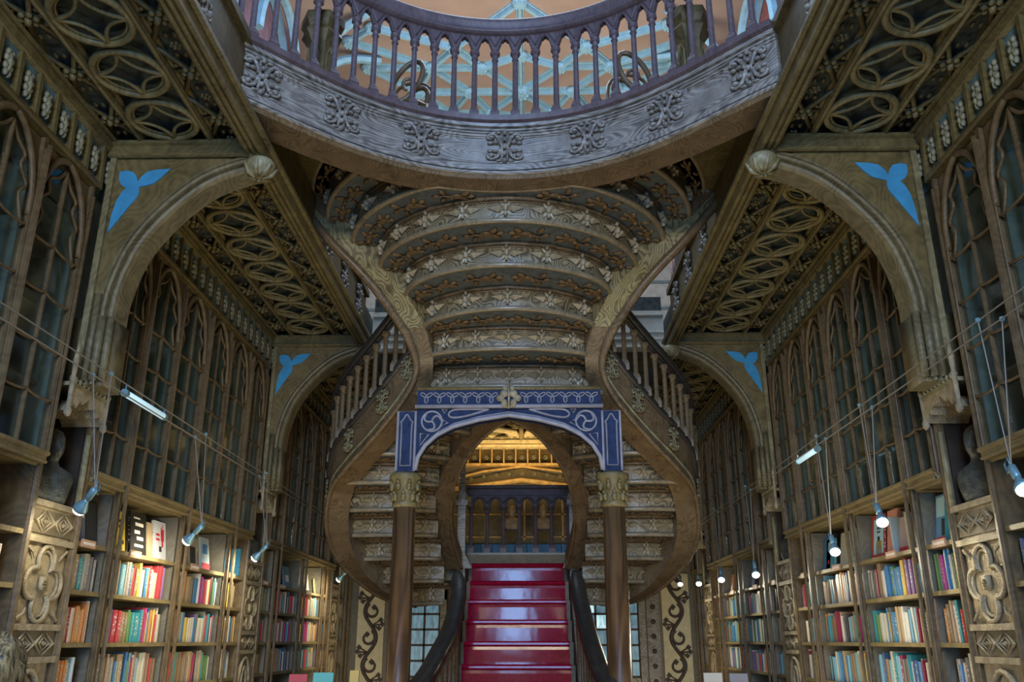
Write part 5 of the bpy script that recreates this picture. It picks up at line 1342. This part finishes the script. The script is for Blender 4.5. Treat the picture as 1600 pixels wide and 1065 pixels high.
b = MB().box(2.50, 2.74, YB - .04, YB, 0.3, 2.9).build('studded_strip', 'oak_fascia', wb)
for i in range(9): MB().blob((2.62, YB - .05, 0.6 + i * 0.27), (0.05, 0.02, 0.05), 8, 4).build('stud', 'scroll_dark', wb)
# glazed doors in the back wall
def glazed_door(n, x0, x1, bright):
    d = sroot('door_%d' % n, ((x0 + x1) / 2, YB - .1, 0.2))
    b = MB()
    wd = x1 - x0
    b.box(x0, x0 + .12, YB - .12, YB - .02, 0.1, 2.55); b.box(x1 - .12, x1, YB - .12, YB - .02, 0.1, 2.55); b.box(x0, x1, YB - .12, YB - .02, 2.36, 2.6)
    b.build('frame', 'oak_fascia', d)
    n_c = 2; px0 = x0 + .13; px1 = x1 - .13; cw = (px1 - px0) / n_c
    for r in range(5):
        for c in range(n_c):
            z0 = 0.95 + r * .285
            MB().box(px0 + c * cw + .02, px0 + (c + 1) * cw - .02, YB - .07, YB - .06, z0 + .02, z0 + .265).build('pane', 'window_bright' if bright and (r + c) % 3 == 1 else 'window_day', d)
    b = MB()
    for c in range(n_c + 1): b.box(px0 + c * cw - .02, px0 + c * cw + .02, YB - .10, YB - .05, .95, 2.38)
    for r in range(6): b.box(px0, px1, YB - .10, YB - .05, .95 + r * .285 - .02, .95 + r * .285 + .02)
    b.build('glazing_bars', 'scroll_dark', d)
    MB().box(px0, px1, YB - .09, YB - .05, .2, .93).build('bottom_panel', 'oak_fascia', d)
glazed_door(1, -2.25, -1.40, False)
glazed_door(2, 1.15, 1.85, True)
glazed_door(3, 1.86, 2.46, False)

# ================================================================== DISPLAY TABLES with upright books
def table(x, y, label, books):
    t = thing('display_table', (x, y, 0), label, 'table')
    MB().box(x - .45, x + .45, y - .6, y + .6, .82, .87).build('tabletop', 'oak_dark', t)
    for sx in (-1, 1):
        for sy in (-1, 1): MB().taper(x + sx * .38, y + sy * .53, 0, .82, .03, .03, .045, .045).build('leg', 'oak_dark', t)
    for i, (dx, dy, w_, h, col, lab) in enumerate(books):
        o = inst('standing_book', DISPM, Matrix.Translation((x + dx, y + dy, .871)) @ Matrix.Rotation(-.12, 4, 'X') @ sc(w_, .03, h)); o.color = (*col, 1)
        tag(o, lab, 'book', 'books standing on the tables')
table(-1.95, 10.0, 'oak display table beneath the left side of the staircase', [(-.1, 0, .22, .40, (.10, .42, .42), 'mint green book standing on the left display table'), (-.4, .1, .2, .38, (.42, .06, .08), 'dark red book standing on the left display table'), (.22, .1, .1, .42, (.6, .42, .1), 'narrow ochre book standing on the left display table')])
table(-2.25, 7.6, 'oak display table in front of the left bookcase', [(.2, .3, .16, .33, (.5, .46, .38), 'pale book standing on the near left table')])
table(2.3, 10.0, 'oak display table beneath the right side of the staircase', [(-.1, 0, .2, .40, (.45, .42, .36), 'cream book standing on the right display table'), (.2, .1, .2, .39, (.2, .2, .22), 'grey book standing on the right display table')])

# ================================================================== PERSON at the lower left edge
def person():
    x, y = -1.555, 2.95
    J = {'pelvis': (0, 0, .90, .13), 'waist': (0, 0, 1.05, .12), 'chest': (0, .0, 1.22, .15), 'neck0': (0, .0, 1.36, .065), 'neck': (0, .01, 1.40, .052), 'head': (0, .02, 1.48, .082), 'crown': (0, .015, 1.56, .07)}
    V = []; Ee = []; R = []
    def add(p, r, par=None):
        V.append((x + p[0], y + p[1], p[2])); R.append(r)
        if par is not None: Ee.append((par, len(V) - 1))
        return len(V) - 1
    pv = add((0, 0, .90), .13); wa = add((0, 0, 1.05), .12, pv); ch = add((0, 0, 1.22), .15, wa); n0 = add((0, 0, 1.35), .06, ch); nk = add((0, .01, 1.40), .052, n0); hd = add((0, .02, 1.49), .085, nk); cr = add((0, .015, 1.56), .068, hd)
    add((0, .115, 1.475), .014, hd)
    for sx in (-1, 1):
        sh = add((sx * .18, 0, 1.30), .062, ch); el = add((sx * .23, -.02, 1.04), .042, sh); wr = add((sx * .24, .05, .82), .028, el); pm = add((sx * .24, .07, .75), .034, wr)
        for fi, (dx, l) in enumerate(((-.025, .075), (-.008, .085), (.009, .08), (.025, .065))):
            k1 = add((sx * .24 + dx, .085, .71), .0095, pm); add((sx * .24 + dx, .085, .71 - l * .6), .0085, k1)
        th = add((sx * .20, .095, .745), .011, pm); add((sx * .19, .105, .705), .009, th)
        hp = add((sx * .095, 0, .84), .095, pv); kn = add((sx * .10, .01, .48), .06, hp); an = add((sx * .10, -.02, .09), .04, kn); add((sx * .11, .12, .035), .035, an)
    me = bpy.data.meshes.new('person'); me.from_pydata(V, Ee, [])
    o = bpy.data.objects.new('person', me); COL.objects.link(o); WM[o.name] = I4
    me.materials.append(M['skin'])
    md = o.modifiers.new('skin', 'SKIN'); 
    sl = me.skin_vertices[0].data if me.skin_vertices else None
    if sl is None:
        me.skin_vertices.new(); sl = me.skin_vertices[0].data
    for i, r in enumerate(R): sl[i].radius = (r, r); sl[i].use_root = (i == 0)
    sb = o.modifiers.new('sub', 'SUBSURF'); sb.levels = 2; sb.render_levels = 2
    tag(o, 'person with tousled blond hair at the lower left edge, seen from behind', 'person')
    # hair
    b = MB(); rr = random.Random(3); rows = []
    n = 26
    for i in range(11):
        ph = PI * (i / 10.0) * 0.72 + 0.02; row = []
        for j in range(n):
            a = 2 * PI * j / n; k = 1 + 0.07 * math.sin(7 * a + i) + rr.uniform(-.05, .05)
            row.append((x + .108 * k * math.sin(ph) * math.cos(a), y + .0 + .118 * k * math.sin(ph) * math.sin(a), 1.50 + .122 * k * math.cos(ph)))
        rows.append(row)
    b.loft(rows, True, True); h = b.build('hair', 'hair', o, True)
    for q in range(60):
        pass
    # shirt and trousers
    rows = []
    for z, rx, ry in ((.86, .19, .14), (1.0, .175, .13), (1.15, .20, .14), (1.27, .235, .13), (1.335, .16, .1), (1.36, .075, .07)):
        rows.append([(x + rx * math.cos(2 * PI * j / 16), y + ry * math.sin(2 * PI * j / 16), z) for j in range(16)])
    MB().loft(rows).build('shirt', 'cloth_navy', o, True)
    for sx in (-1, 1):
        MB().tube([(x + sx * .09, y, .88), (x + sx * .10, y + .01, .48), (x + sx * .10, y - .02, .08)], [.115, .085, .065], 10).build('trouser_leg', 'cloth_navy', o, True)
person()
